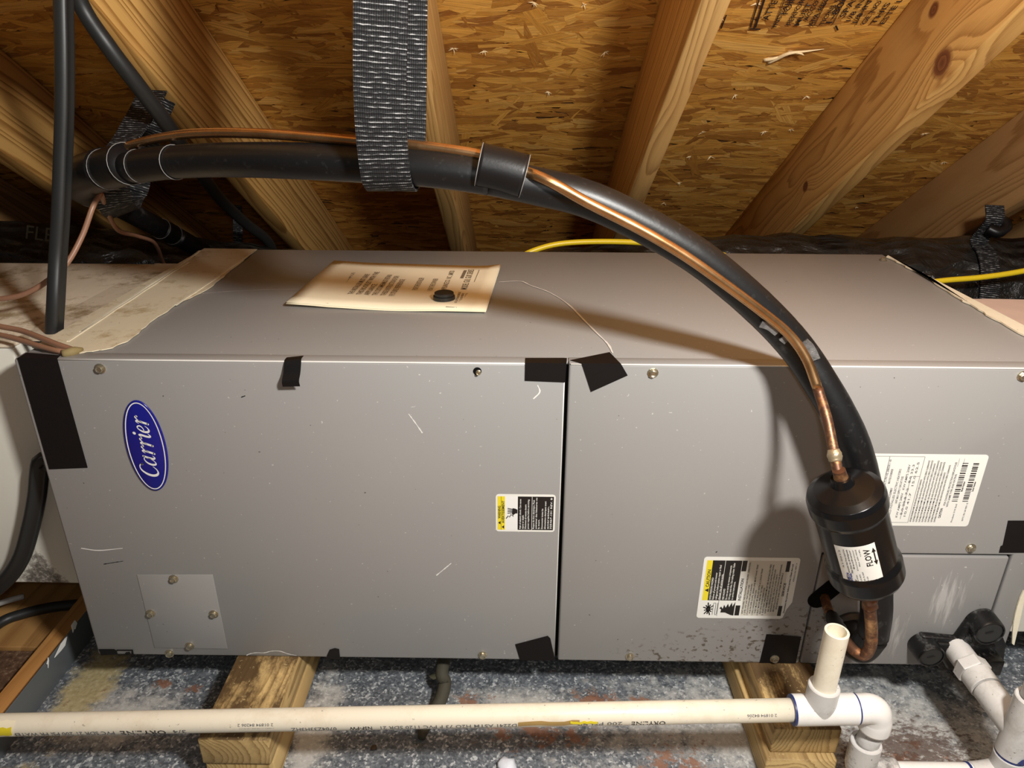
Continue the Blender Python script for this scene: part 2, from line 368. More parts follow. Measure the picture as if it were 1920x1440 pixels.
def m_galv():
    t = NT('galvanised_steel'); p = t.pos()
    v = t.n('TexVoronoi', Vector=t.map((1, 1, 1)), Scale=330.0).outputs['Color']
    v2 = t.n('SeparateColor', Color=t.n('TexVoronoi', Vector=t.map((1, 1, 1)), Scale=150.0).outputs['Color'])
    c = t.ramp(t.math('ADD', t.math('MULTIPLY', t.n('SeparateColor', Color=v).outputs[0], .68), t.math('MULTIPLY', v2.outputs[1], .32)), [(.1, (.075, .085, .098)), (.5, (.15, .165, .185)), (.74, (.24, .26, .28)), (.86, (.55, .57, .58))])
    big = t.noise(5, detail=6, rough=.65); fine = t.noise(38, detail=7, rough=.75); gr = t.noise(150, detail=3)
    # white zinc bloom
    wz = t.math('ADD', t.spots([((.02, .78, 0), (.16, .09, .3)), ((.60, .80, 0), (.20, .07, .3)), ((.95, .78, 0), (.42, .16, .3)), ((.72, .66, 0), (.22, .09, .3)), ((.80, .60, 0), (.35, .12, .3)), ((1.12, .70, 0), (.36, .32, .3)), ((1.30, .62, 0), (.3, .2, .3)), ((.50, .62, 0), (.2, .06, .3)), ((.31, .75, 0), (.05, .2, .3))]), t.math('MULTIPLY', t.math('SUBTRACT', fine, .5), 2.2))
    c = t.mix(t.math('MULTIPLY', t.ramp(wz, [(.30, 0.0), (.75, 1.0)]), .75), c, t.mix(gr, (.50, .49, .46), (.76, .75, .71)))
    ye = t.math('ADD', t.spots([((-.045, .84, 0), (.06, .16, .3)), ((.66, .62, 0), (.14, .05, .3)), ((-.06, .66, 0), (.06, .06, .3)), ((1.02, .60, 0), (.18, .08, .3)), ((1.22, .66, 0), (.06, .08, .3))]), t.math('MULTIPLY', t.math('SUBTRACT', fine, .5), 1.4))
    c = t.mix(t.math('MULTIPLY', t.ramp(ye, [(.30, 0.0), (.62, 1.0)]), .85), c, t.mix(gr, (.26, .18, .045), (.74, .64, .36)))
    rs = t.math('ADD', t.spots([((.525, .818, 0), (.045, .022, .3)), ((.70, .822, 0), (.085, .035, .3)), ((.775, .815, 0), (.05, .03, .3)), ((.62, .76, 0), (.12, .04, .3)), ((.80, .70, 0), (.10, .09, .3)), ((.86, .64, 0), (.09, .10, .3)), ((.06, .845, 0), (.035, .016, .3)), ((.115, .832, 0), (.03, .014, .3)), ((1.10, .70, 0), (.14, .10, .3)), ((1.10, .64, 0), (.22, .10, .3)), ((.93, .83, 0), (.03, .02, .3)), ((1.28, .64, 0), (.06, .10, .3))]), t.math('MULTIPLY', t.math('SUBTRACT', fine, .53), 4.2))
    c = t.mix(t.math('MULTIPLY', t.ramp(rs, [(.42, 0.0), (.75, 1.0)]), .85), c, t.mix(gr, (.17, .06, .03), (.36, .16, .075)))
    bk = t.math('ADD', t.spots([((1.13, .745, 0), (.17, .09, .3)), ((1.12, .62, 0), (.20, .10, .3)), ((1.05, .70, 0), (.06, .14, .3))]), t.math('MULTIPLY', t.math('SUBTRACT', t.noise(75, vec=t.map((1, 1.8, 1), rot=(0, 0, .5)), detail=6, rough=.75), .5), 2.8))
    c = t.mix(t.math('MULTIPLY', t.ramp(bk, [(.45, 0.0), (.75, 1.0)]), .8), c, (.085, .045, .03))
    t.bump(t.math('ADD', fine, t.math('MULTIPLY', t.ramp(rs, [(.4, 0.0), (.7, 1.0)]), .6)), .5, .002)
    return t.done(c, t.math('ADD', .42, t.math('MULTIPLY', fine, .25)), .15, .5)
M['galv'] = m_galv()
M['smear'] = plain('silver_sealant', (.17, .17, .17), .22, .3, var=.95, sc=160, bump=.5)
M['rim'] = plain('dull_galvanised_rim', (.13, .145, .155), .45, .3, sc=12)
def m_mastic(name, base, dirt, seed, amt):
    t = NT(name); sv = t.map(loc=(seed, seed, seed))
    st = t.noise(22, vec=t.map((1, .35, 1), loc=(seed, 0, 0)), detail=5, rough=.65)
    c = t.mix(st, tuple(x*.86 for x in base), base)
    k = t.ramp(t.noise(16, vec=sv, detail=8, rough=.75), [(.50, 0.0), (.64, 1.0)])
    c = t.mix(t.math('MULTIPLY', k, amt), c, dirt)
    k = t.ramp(t.noise(140, vec=sv, detail=2), [(.74, 0.0), (.76, 1.0)])
    c = t.mix(k, c, (.06, .05, .04))
    t.bump(t.math('ADD', st, t.math('MULTIPLY', t.noise(120), .4)), .4, .002)
    return t.done(c, .62, 0.0, .3)
M['mastic'] = m_mastic('cream_mastic', (.80, .71, .52), (.36, .24, .08), 1.0, .7)
M['mastic_clean'] = m_mastic('pale_mastic_ridge', (.85, .79, .62), (.6, .5, .3), 4.0, .3)
M['plenum'] = m_mastic('mastic_coated_board', (.72, .62, .48), (.25, .17, .075), 2.0, .85)
def m_face():
    t = NT('white_duct_face')
    st = t.noise(14, vec=t.map((1, 1, .3), rot=(0, .6, 0)), detail=5)
    c = t.mix(st, (.62, .60, .53), (.74, .72, .64))
    q = t.n('SeparateXYZ', Vector=t.pos())       # damp triangle creeping up from the lower corner
    tri = t.math('SUBTRACT', .062, t.math('ADD', t.math('SUBTRACT', q.outputs[2], .158), t.math('MULTIPLY', t.math('ABSOLUTE', t.math('ADD', q.outputs[0], .094)), 1.6)))
    k = t.math('ADD', t.math('MULTIPLY', tri, 14.0), t.math('MULTIPLY', t.math('SUBTRACT', t.noise(110, detail=6, rough=.8), .5), 1.6))
    c = t.mix(t.math('MULTIPLY', t.ramp(k, [(.0, 0.0), (.22, 1.0)]), .9), c, t.mix(t.ramp(t.noise(220, detail=3), [(.45, 0.0), (.65, 1.0)]), (.05, .042, .035), (.30, .27, .24)))
    t.bump(st, .1, .001)
    return t.done(c, .5, 0.0, .4)
M['face'] = m_face()
M['pink'] = plain('pink_duct_liner', (.66, .50, .42), .6, bump=.2)
M['paper'] = plain('yellowed_paper', (.92, .83, .61), .7, var=.08, sc=14)
M['ink_brown'] = plain('faded_print', (.20, .155, .10), .7)
M['label'] = plain('label_white', (.80, .79, .74), .35, var=.03)
M['label2'] = plain('label_cream', (.62, .58, .50), .35, var=.06)
M['black'] = plain('print_black', (.012, .010, .010), .4)
M['grey_ink'] = plain('print_grey', (.16, .16, .16), .5)
M['white'] = plain('print_white', (.82, .82, .80), .35, var=.02)
M['yellow'] = plain('print_yellow', (.80, .66, .03), .4, var=.03)
M['blue'] = plain('badge_blue', (.010, .012, .21), .22, var=.05, spec=.5)
M['blue_ink'] = plain('print_blue', (.03, .05, .25), .4)
M['zinc'] = plain('zinc_screw', (.55, .50, .38), .28, .9, sc=200)
M['yellow_cable'] = plain('yellow_cable_jacket', (.80, .58, .02), .35, var=.05)
M['brown_wire'] = plain('brown_wire_jacket', (.30, .155, .095), .38, var=.08)
M['floor_ply'] = m_wood('plywood_floor', seed=5, light=(.36, .20, .07), dark=(.20, .095, .028), freq=26, pith=(.2, 0, -.05))
M['particle'] = NT('speckled_board'); _t = M['particle']
M['particle'] = _t.done(_t.ramp(_t.noise(130, detail=5, rough=.75), [(.35, (.05, .025, .012)), (.55, (.13, .07, .04)), (.72, (.36, .26, .17))]), .7)
M['strip'] = m_wood('orange_board', seed=9, light=(.58, .30, .10), dark=(.40, .18, .05), freq=40)

# ------------------------------------------------------------------ roof: sheathing and rafters
def roof_pt(x, t, off=0.0): return V((x, t*RC - off*RS, ROOF_A - t*RS - off*RC))
def prismbox(x0, x1, t0, t1, o0, o1):
    return [roof_pt(x, t, o) for o in (o0, o1) for x, t in ((x0, t0), (x1, t0), (x1, t1), (x0, t1))]
ceil = mesh('ceiling', prismbox(-3.2, 4.4, -.9, 3.42, -.012, -.0004), [(0,1,2,3),(7,6,5,4),(0,4,5,1),(1,5,6,2),(2,6,7,3),(3,7,4,0)], M['osb_base'])
tag(ceil, kind='structure')
def flakes():
    vs = []; fs = []; uvs = []; cols = []
    for i in range(19000):
        t = random.uniform(.98, 3.40); hw = 1.0 + .75*(t*RC-1.2)
        x = .57 + random.uniform(-hw, hw)
        L = random.choice((random.uniform(.04, .10), random.uniform(.06, .15))); W = random.uniform(.008, .030)
        a = random.gauss(0, .22) if random.random() < .92 else random.uniform(-1.5, 1.5)
        ca, sa = math.cos(a), math.sin(a); off = random.uniform(.0, .0016)
        tl, tw = random.gauss(0, .004), random.gauss(0, .012); j = lambda s: random.uniform(-s, s)*W
        pl = [(-L/2+j(.9), -W/2+j(.1)), (-L/4, -W/2+j(.22)), (L/5, -W/2+j(.22)), (L/2+j(.9), -W/2+j(.1)), (L/2+j(1.1), j(.4)), (L/2+j(.9), W/2+j(.1)), (L/6, W/2+j(.22)), (-L/5, W/2+j(.22)), (-L/2+j(.9), W/2+j(.1)), (-L/2+j(1.1), j(.4))]
        b = len(vs); q = random.random(); q = .5 + (q-.5)*.8
        if random.random() < .12: q = random.uniform(0, .15)
        c = (q, random.random(), random.random(), 1); uo = random.uniform(0, 20), random.uniform(0, 20)
        for (p, w_) in pl:
            vs.append(roof_pt(x+p*ca-w_*sa, t+p*sa+w_*ca, off+.0022+p*tl+w_*tw)); uvs.append((p+uo[0], w_+uo[1])); cols.append(c)
        fs.append(tuple(range(b, b+10)))
    o = mesh('wood_flakes', vs, fs, M['flake'], ceil, False, uvs)
    at_ = o.data.attributes.new('rnd', 'FLOAT_COLOR', 'POINT'); at_.data.foreach_set('color', [k for c in cols for k in c])
    tag(o, kind='stuff')
flakes()
# nail tips that split the sheathing
def nail_tip(u, v, s):
    p = on_roof(u, v, .003); n = V((0, -RS, -RC)); vs = []; fs = []
    for k in range(6):
        a = random.uniform(0, 6.28); d = V((math.cos(a), math.sin(a)*RC, -math.sin(a)*RS)); e = n.cross(d).normalized()
        l = s*random.uniform(.7, 1.5); w_ = s*.22; b = len(vs)
        vs += [p+e*w_, p-e*w_, p+n*s*.25, p+d*l+n*l*random.uniform(.2, .9)]
        fs += [(b, b+1, b+3), (b+1, b+2, b+3), (b+2, b, b+3)]
    mesh('splinter', vs, fs, M['splinter'], ceil)
for u, v in [(1378,178),(1512,180),(1317,247),(1433,246),(1483,242),(1292,293),(1333,293),(1770,303),(1733,250),(850,90),(908,95),(1135,97),(1028,172),(1245,380),(1272,342),(1000,4),(1094,8),(1605,388),(1350,30),(1418,6)]:
    nail_tip(u, v, .0075)
def big_splinter():
    a = on_roof(1440, 117, .004); b = on_roof(1480, 100, .012); c = on_roof(1545, 92, .006)
    sweep('splinter', [a, a.lerp(b, .5), b, b.lerp(c, .5), c], [.0045, .004, .0032, .002, .0006], M['splinter'], ceil, n=5, k=3)
    sweep('splinter', [on_roof(1433, 112, .004), on_roof(1450, 110, .008), on_roof(1470, 103, .006)], [.004, .003, .0008], M['splinter'], ceil, n=5, k=3)
    sweep('splinter', [on_roof(1478, 97, .004), on_roof(1500, 100, .014), on_roof(1508, 104, .016)], [.003, .002, .0006], M['splinter'], ceil, n=5, k=3)
big_splinter()
# ink stamp on the sheathing, read along the slope
UPS = V((0, -RC, RS)); LEFT = V((-1, 0, 0))
lines = [('ATTENTION', 1440, 38, 11, 13), ('INSTALLER', 1455, 52, 7, 11), ('FOR PROPER', 1476, 28, 9, 12), ('PERFORMANCE', 1482, 48, 8.5, 12), ('MUST BE IN', 1497, 49, 8.5, 12), ('ACCORDANCE', 1514, 39, 8, 12), ('APA RECOMMENDA', 1523, 49, 8.5, 12),
         ('TIONS WHERE', 1543, 48, 7.5, 11), ('1-800-4', 1556, 48, 11, 14), ('SPACE ALL', 1583, 33, 10, 14), ('1/8 INCH EDGE', 1592, 43, 8.5, 12), ('1/8 INCH END', 1604, 46, 8.5, 12), ('GE NOTED', 1622, 46, 8.5, 12), ('THIS SIDE', 1640, 46, 9, 13), ('ESTE LADO', 1657, 46, 9, 13)]
for s, u, v, h, k in lines:
    p = on_roof(u, v, .0075)
    text('stamp_lettering', s, p, UPS, LEFT, M['ink'], ceil, height=h*.00098, length=len(s)*k*.001, bold=.012)
def roof_bar(u0, v0, u1, v1, wd):
    a, b = on_roof(u0, v0, .0075), on_roof(u1, v1, .0075); d = (b-a).normalized(); e = V((0, -RS, -RC)).cross(d)*wd*.5
    mesh('stamp_line', [a-e, a+e, b+e, b-e], [(0,1,2,3)], M['ink'], ceil)
for q in [(1407,52,1430,-22,.0022),(1416,52,1440,-22,.0035),(1405,54,1426,55,.0035),(1450,52,1475,-10,.0013),(1527,48,1556,-10,.0013),(1561,46,1590,-10,.0013),(1605,47,1634,-10,.0013),(1567,48,1571,57,.003),(1352,54,1362,28,.0022)]:
    roof_bar(*q)
# rafters
RH = .184
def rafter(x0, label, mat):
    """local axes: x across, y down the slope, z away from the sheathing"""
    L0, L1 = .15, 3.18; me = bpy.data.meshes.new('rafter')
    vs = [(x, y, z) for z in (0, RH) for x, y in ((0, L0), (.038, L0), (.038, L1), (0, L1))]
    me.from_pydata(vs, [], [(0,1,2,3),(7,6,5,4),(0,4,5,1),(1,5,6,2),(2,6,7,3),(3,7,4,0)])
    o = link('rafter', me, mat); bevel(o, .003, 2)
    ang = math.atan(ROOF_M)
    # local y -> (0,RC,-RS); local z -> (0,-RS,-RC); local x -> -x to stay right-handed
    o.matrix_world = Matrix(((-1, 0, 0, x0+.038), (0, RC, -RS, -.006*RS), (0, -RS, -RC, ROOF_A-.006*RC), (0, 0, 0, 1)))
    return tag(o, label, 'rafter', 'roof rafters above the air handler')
def rloc(x0, u, v, x):
    p = at(u, v, 0, x); q = p - V((0, 0, ROOF_A)); return (x0+.038-p.x, q.y*RC - q.z*RS, -q.y*RS - q.z*RC)
X = {-1: -.790, 0: -.402, 1: .004, 2: .411, 3: .812, 4: 1.216, 5: 1.622, 6: 2.03}
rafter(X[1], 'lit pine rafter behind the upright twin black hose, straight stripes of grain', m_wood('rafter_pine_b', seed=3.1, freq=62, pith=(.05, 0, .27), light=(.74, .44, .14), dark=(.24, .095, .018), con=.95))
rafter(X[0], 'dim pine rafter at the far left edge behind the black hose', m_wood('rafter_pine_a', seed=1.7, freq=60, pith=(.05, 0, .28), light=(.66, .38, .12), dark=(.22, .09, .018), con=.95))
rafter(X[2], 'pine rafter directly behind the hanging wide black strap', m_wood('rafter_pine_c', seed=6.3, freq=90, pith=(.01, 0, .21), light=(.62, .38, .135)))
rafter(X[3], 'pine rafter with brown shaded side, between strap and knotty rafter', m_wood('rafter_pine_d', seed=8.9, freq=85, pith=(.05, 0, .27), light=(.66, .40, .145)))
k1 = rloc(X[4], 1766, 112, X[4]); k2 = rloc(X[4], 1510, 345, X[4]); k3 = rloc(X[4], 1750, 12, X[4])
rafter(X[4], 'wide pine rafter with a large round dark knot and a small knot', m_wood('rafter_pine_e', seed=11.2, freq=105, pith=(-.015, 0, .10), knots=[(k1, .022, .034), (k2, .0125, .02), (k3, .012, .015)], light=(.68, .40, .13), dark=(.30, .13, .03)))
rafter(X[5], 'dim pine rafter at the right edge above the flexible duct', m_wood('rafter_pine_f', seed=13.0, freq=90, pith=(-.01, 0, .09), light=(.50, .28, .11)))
for q in (-1, 6): rafter(X[q], 'pine rafter beyond the %s edge of the view' % ('left' if q < 0 else 'right'), m_wood('rafter_pine_g%d' % q, seed=15.0+q, freq=70))

# ------------------------------------------------------------------ floor
fl = box('floor', (-3.2, -.6, -.05), (4.4, 2.9, -.012), M['floor_ply']); tag(fl, kind='structure')
def board(name, x0, x1, y0, y1, z0, z1, m, par): return box(name, (x0, y0, z0), (x1, y1, z1), m, par, .002)
board('plank', -1.2, -.146, .905, 1.60, -.012, .006, M['floor_ply'], fl)
board('plank', -1.2, -.146, .40, .902, -.012, .002, M['particle'], fl)
board('plank', -.143, -.100, .30, 1.6, -.012, .030, M['strip'], fl)

# ------------------------------------------------------------------ drain pan
PX0, PX1, PY0, PY1, PH = -.095, 1.62, .36, 1.50, .05
pan = thing('drain_pan', 'rust-stained galvanised drain pan under the grey air handler', 'drain pan', (.76, .9, -.004))
box('pan_base', (PX0, PY0, -.006), (PX1, PY1, 0), M['galv'], pan)
def rim(pts): return prism('pan_rim', pts, (0, 0, 1), PH+.004, M['rim'], pan, .001)
rim([(PX0-.002, PY0, -.004), (PX0, PY0, -.004), (PX0, PY1, -.004), (PX0-.002, PY1, -.004)])
rim([(PX1, PY0, -.004), (PX1+.002, PY0, -.004), (PX1+.002, PY1, -.004), (PX1, PY1, -.004)])
rim([(PX0, PY1, -.004), (PX1, PY1, -.004), (PX1, PY1+.002, -.004), (PX0, PY1+.002, -.004)])
rim([(PX0, PY0-.002, -.004), (PX1, PY0-.002, -.004), (PX1, PY0, -.004), (PX0, PY0, -.004)])
# white mastic smears on the rim edge
for u, v, l in ((112, 1212, .030), (135, 1172, .016), (88, 1238, .008)):
    p = at(u, v, 0, PX0+.001); vs = [(PX0+.0018, p.y+random.uniform(-l, l)*.6, p.z+random.uniform(-.012, .004)) for _ in range(7)]
    cx = sum(q[1] for q in vs)/7; cz = sum(q[2] for q in vs)/7
    vs.sort(key=lambda q: math.atan2(q[2]-cz, q[1]-cx)); prism('mastic_smear', vs, (1, 0, 0), .001, M['white'], pan)

# ------------------------------------------------------------------ support blocks (two boards each)
ZB = .085
def block(x0, x1, y0, y1, z0, z1, label, seed, stain, pz):
    o = box('wood_block', (x0, y0, z0), (x1, y1, z1), m_wood('block_wood_%d' % seed, seed=seed, freq=150, pith=((x0+x1)/2+.01*(seed % 3-1), 0, pz), con=.8, light=(.60, .42, .18), dark=(.20, .11, .035), stain=stain), None, .002)
    return tag(o, label, 'wood block', 'wood blocks under the air handler')
block(.196, .283, .672, 1.30, .043, ZB, 'upper board of the left wood block under the grey cabinet', 21, .95, .105)
block(.197, .284, .676, 1.30, .0005, .0425, 'lower board of the left wood block, resting in the drain pan', 24, .3, .068)
block(.915, 1.000, .700, 1.30, .043, ZB, 'upper board of the right wood block beneath the white pipe tee', 27, .95, .125)
block(.908, .998, .690, 1.30, .0005, .0425, 'lower board of the right wood block, resting in the drain pan', 32, .3, -.03)

# ------------------------------------------------------------------ air handler
UH, UL, UD, Y0 = .4477, 1.2605, .560, .81
ZT = ZB+UH; Y1 = Y0+UD; NF = V((0, -1, 0)); UPZ = V((0, 0, 1))
ah = thing('air_handler', 'long grey sheet-metal air handler cabinet lying on wood blocks', 'air handler', (UL/2, Y0+UD/2, ZB))
def fp(u, v, d=0.0): return at(u, v, 1, Y0-d)          # on the front face
def tp(u, v, d=0.0): return at(u, v, 2, ZT+d)          # on the top face
box('cabinet', (0, Y0+.010, ZB), (UL, Y1, ZT-.0006), M['paint'], ah, .003)
SEAM = .6425
def frontpanel(name, pts, m):
    o = prism(name, [V((x, Y0, z)) for x, z in pts], (0, 1, 0), .0105, m, ah, .0028); return o
frontpanel('access_panel', [(0, ZB), (SEAM, ZB), (SEAM, ZT), (0, ZT)], M['paint'])
CX0, CX1, CZ1 = .9835, 1.2290, .2725
frontpanel('access_panel', [(SEAM+.0042, ZB), (CX0, ZB), (CX0, CZ1), (CX1, CZ1), (CX1, ZB), (UL, ZB), (UL, ZT), (SEAM+.0042, ZT)], M['paint_right'])
box('seam_gap', (SEAM-.001, Y0+.009, ZB+.001), (SEAM+.006, Y0+.0102, ZT-.004), M['dark'], ah)
box('cover_gap', (CX0-.001, Y0+.009, ZB+.001), (CX1+.001, Y0+.0102, CZ1+.001), M['dark'], ah)
frontpanel('cover_plate', [(CX0+.0018, ZB), (CX1-.0032, ZB), (CX1-.0032, CZ1-.0030), (CX0+.0018, CZ1-.0030)], M['paint_cover'])
# folded lip of the panels over the top edge, edge highlight painted as pale strips
prism('panel_lip', [V((0.002, Y0+.0015, ZT-.0005)), V((SEAM, Y0+.0015, ZT-.0005)), V((SEAM, Y0+.020, ZT-.0005)), V((.002, Y0+.020, ZT-.0005))], (0, 0, 1), .0013, M['paint'], ah, .0006)
prism('panel_lip', [V((SEAM+.0042, Y0+.0015, ZT-.0005)), V((UL-.002, Y0+.0015, ZT-.0005)), V((UL-.002, Y0+.020, ZT-.0005)), V((SEAM+.0042, Y0+.020, ZT-.0005))], (0, 0, 1), .0013, M['paint'], ah, .0006)
sweep('edge_highlight', [(.03, Y0+.0008, ZT-.0004), (.3, Y0+.0008, ZT-.0004), (SEAM-.002, Y0+.0008, ZT-.0004)], .0011, M['edge'], ah, n=6, k=2)
sweep('edge_highlight', [(SEAM+.006, Y0+.0008, ZT-.0004), (.95, Y0+.0008, ZT-.0004), (UL-.004, Y0+.0008, ZT-.0004)], .0011, M['edge'], ah, n=6, k=2)
sweep('edge_highlight', [(SEAM-.001, Y0+.0006, ZB+.003), (SEAM-.001, Y0+.0006, .3), (SEAM-.001, Y0+.0006, ZT-.004)], .0007, M['edge'], ah, n=6, k=2)
# knock-out cover, with its four screws
ko = prism('knockout_cover', [fp(*q) for q in ((257,1077),(399,1077),(427,1216),(290,1214))], NF, .0009, M['paint'], ah, .0004)
ko['label'] = 'square cover plate held by four hex screws'
def hexscrew(p, n, r=.0052, par=ah, m=None):
    m = m or M['zinc']; n = V(n); a = V((0, 0, 1)) if abs(n.z) < .9 else V((1, 0, 0)); e1 = (a-n*a.dot(n)).normalized(); e2 = n.cross(e1); p = V(p)
    vs = []; fs = []; prof = [(1.25, 0, 16), (1.25, .0009, 16), (1.05, .0013, 16)]
    for rr, h, _ in prof:
        for j in range(12):
            t = math.pi*j/6+.2; vs.append(p+n*h+(e1*math.cos(t)+e2*math.sin(t))*r*rr)
    for h, rr in ((.0013, .86), (.0042, .86), (.0047, .72), (.0040, .45)):
        for j in range(12):
            t = math.pi*(j//2*2)/6 + (math.pi/6 if j % 2 else -.0) + .2
            k = 1.0 if j % 2 == 0 else .93
            vs.append(p+n*h+(e1*math.cos(t)+e2*math.sin(t))*r*rr*k)
    R = len(vs)//12
    for i in range(R-1):
        for j in range(12): fs.append((i*12+j, i*12+(j+1) % 12, i*12+12+(j+1) % 12, i*12+12+j))
    fs.append(tuple(range((R-1)*12, R*12)))
    return mesh('screw', vs, fs, m, par)
for u, v in ((188,691),(1224,699),(1917,705),(318,1225),(905,1228),(1181,1231),(1820,1027)): hexscrew(fp(u, v), NF)
for u, v in ((326,1085),(283,1150),(401,1151),(356,1211)): hexscrew(fp(u, v, .0009), NF)
hexscrew(tp(1656, 488), UPZ)
hexscrew(fp(1452, 1235, .0006), NF)
lathe('screw_hole', [(.0001, 0), (.0050, 0), (.0050, .0004), (.0036, .0005), (.0001, .0005)], fp(895, 696), NF, M['dark'], ah, 14)
hexscrew(fp(897, 698, .0002), NF, .0026)
# oval maker's badge
def badge():
    c = fp(275, 836.5); a = (fp(256.5, 752)-fp(292.5, 921)).length/2; b = (fp(308.5, 836)-fp(233, 836)).length/2
    ell = lambda s, d, n=56: [c + UPZ*a*math.cos(2*math.pi*i/n)*(1-(1-s)*b/a) + V((1, 0, 0))*b*s*math.sin(2*math.pi*i/n) + NF*d for i in range(n)]
    o = prism('badge', ell(1, 0), NF, .0022, M['blue'], ah, .0009); o['label'] = 'blue oval badge with white script lettering'
    r1, r2 = ell(.90, .0024), ell(.845, .0024); n = len(r1)
    mesh('badge_ring', r1+r2, [(i, (i+1) % n, n+(i+1) % n, n+i) for i in range(n)], M['white'], o)
    # italic script letters drawn as strokes of changing width, in units of the x-height
    S = []
    def st(pts, ws): S.append((pts, ws))
    def C(x): st([(x+1.06, 1.34), (x+1.14, 1.18), (x+1.0, 1.44), (x+.72, 1.52), (x+.40, 1.38), (x+.14, 1.0), (x+.06, .58), (x+.18, .2), (x+.46, .0), (x+.78, .08), (x+1.02, .34)], [.16, .17, .10, .09, .16, .22, .24, .22, .14, .10, .07])
    def A(x):
        st([(x+.72, .92), (x+.46, .98), (x+.18, .78), (x+.05, .42), (x+.12, .10), (x+.30, .03), (x+.54, .24), (x+.70, .62)], [.09, .08, .15, .20, .17, .09, .07, .07])
        st([(x+.80, 1.0), (x+.72, .55), (x+.70, .16), (x+.84, .03), (x+1.0, .18)], [.18, .20, .19, .11, .05])
    def R(x):
        st([(x-.02, .78), (x+.10, .96), (x+.22, .90), (x+.17, .5), (x+.08, .0)], [.05, .09, .17, .21, .21])
        st([(x+.14, .45), (x+.34, .82), (x+.55, .97), (x+.66, .86)], [.06, .08, .14, .20])
    def I(x):
        st([(x, .78), (x+.12, .97), (x+.20, .85), (x+.13, .35), (x+.16, .06), (x+.28, .02), (x+.42, .18)], [.05, .09, .19, .20, .17, .11, .05])
        S.append(((x+.24, 1.36), .14))
    def Ee(x): st([(x+.10, .44), (x+.40, .52), (x+.58, .74), (x+.46, .97), (x+.24, .90), (x+.06, .55), (x+.10, .16), (x+.30, .02), (x+.52, .12), (x+.66, .30)], [.06, .08, .13, .10, .10, .19, .20, .14, .08, .05])
    C(0); A(1.18); R(2.36); R(3.16); I(3.98); Ee(4.50); R(5.34)
    W = 6.02; u_ = a*2*.655/W
    def pl(x, y): x2 = x+.22*(y-.5)-W/2; return c + UPZ*x2*u_ + V((-1, 0, 0))*(y-.62)*u_*1.02 + NF*.0025
    vs = []; fs = []
    for s in S:
        if isinstance(s[1], float):
            b0 = len(vs); vs += [pl(s[0][0]+s[1]*math.cos(i*math.pi/6), s[0][1]+s[1]*math.sin(i*math.pi/6)) for i in range(12)]; fs.append(tuple(range(b0, b0+12))); continue
        cr = crom([(p[0], p[1], q) for p, q in zip(*s)], 5); b0 = len(vs)
        for i, (x, y, q) in enumerate(cr):
            x1, y1, _ = cr[max(i-1, 0)]; x2, y2, _ = cr[min(i+1, len(cr)-1)]; l = math.hypot(x2-x1, y2-y1) or 1
            nx, ny = -(y2-y1)/l*q*.5, (x2-x1)/l*q*.5; vs += [pl(x+nx, y+ny), pl(x-nx, y-ny)]
        fs += [(b0+2*i, b0+2*i+1, b0+2*i+3, b0+2*i+2) for i in range(len(cr)-1)]
        for e in (0, len(cr)-1):
            x, y, q = cr[e]; b1 = len(vs); vs += [pl(x+q*.5*math.cos(i*math.pi/5), y+q*.5*math.sin(i*math.pi/5)) for i in range(10)]; fs.append(tuple(range(b1, b1+10)))
    mesh('badge_lettering', vs, fs, M['white'], o)
badge()
# stickers: rectangles given in panel coordinates, words run upwards
class Sticker:
    def __init__(s, name, corners, label, m=None, rad=.004, cut=None, wave=0):
        s.c = [fp(*q) for q in corners]                       # TL TR BR BL
        s.x0 = (s.c[0].x+s.c[3].x)/2; s.x1 = (s.c[1].x+s.c[2].x)/2; s.z0 = (s.c[2].z+s.c[3].z)/2; s.z1 = (s.c[0].z+s.c[1].z)/2
        s.w = s.x1-s.x0; s.h = s.z1-s.z0; pts = []
        for cx, cz, a0 in ((s.x1-rad, s.z1-rad, 0), (s.x0+rad, s.z1-rad, 90), (s.x0+rad, s.z0+rad, 180), (s.x1-rad, s.z0+rad, 270)):
            if cut and a0 == 270:
                for a, b in cut: pts.append(s.p(a, b, 0))
                continue
            for k in range(5):
                t = math.radians(a0+k*22.5); pts.append(V((cx+rad*math.cos(t), Y0, cz+rad*math.sin(t))))
        s.o = prism(name, pts, NF, .0005, m or M['label'], ah); s.o['label'] = label; s.lv = .0006
    def p(s, a, b, d=.0006): return V((s.x0+a*s.w, Y0-d, s.z0+b*s.h))
    def rect(s, a0, a1, b0, b1, m, d=.0006, name='print_block'):
        return mesh(name, [s.p(a0, b0, d), s.p(a1, b0, d), s.p(a1, b1, d), s.p(a0, b1, d)], [(0, 1, 2, 3)], m, s.o)
    def words(s, t, a, b, ln, m, h, d=.0009, bold=.018):
        return text('lettering', t, s.p(a, b, d), UPZ, (-1, 0, 0), m, s.o, length=ln*s.h, height=h*s.w, bold=bold)
    def poly(s, pts, m, d=.0009, name='pictogram'):
        return mesh(name, [s.p(a, b, d) for a, b in pts], [tuple(range(len(pts)))], m, s.o)
    def stroke(s, pts, wd, m, d=.0009, name='pictogram'):
        P = [s.p(a, b, d) for a, b in pts]; vs = []
        for i, q in enumerate(P):
            t = (P[min(i+1, len(P)-1)]-P[max(i-1, 0)]).normalized(); e = t.cross(NF)*wd/2; vs += [q-e, q+e]
        return mesh(name, vs, [(2*i, 2*i+1, 2*i+3, 2*i+2) for i in range(len(P)-1)], m, s.o)
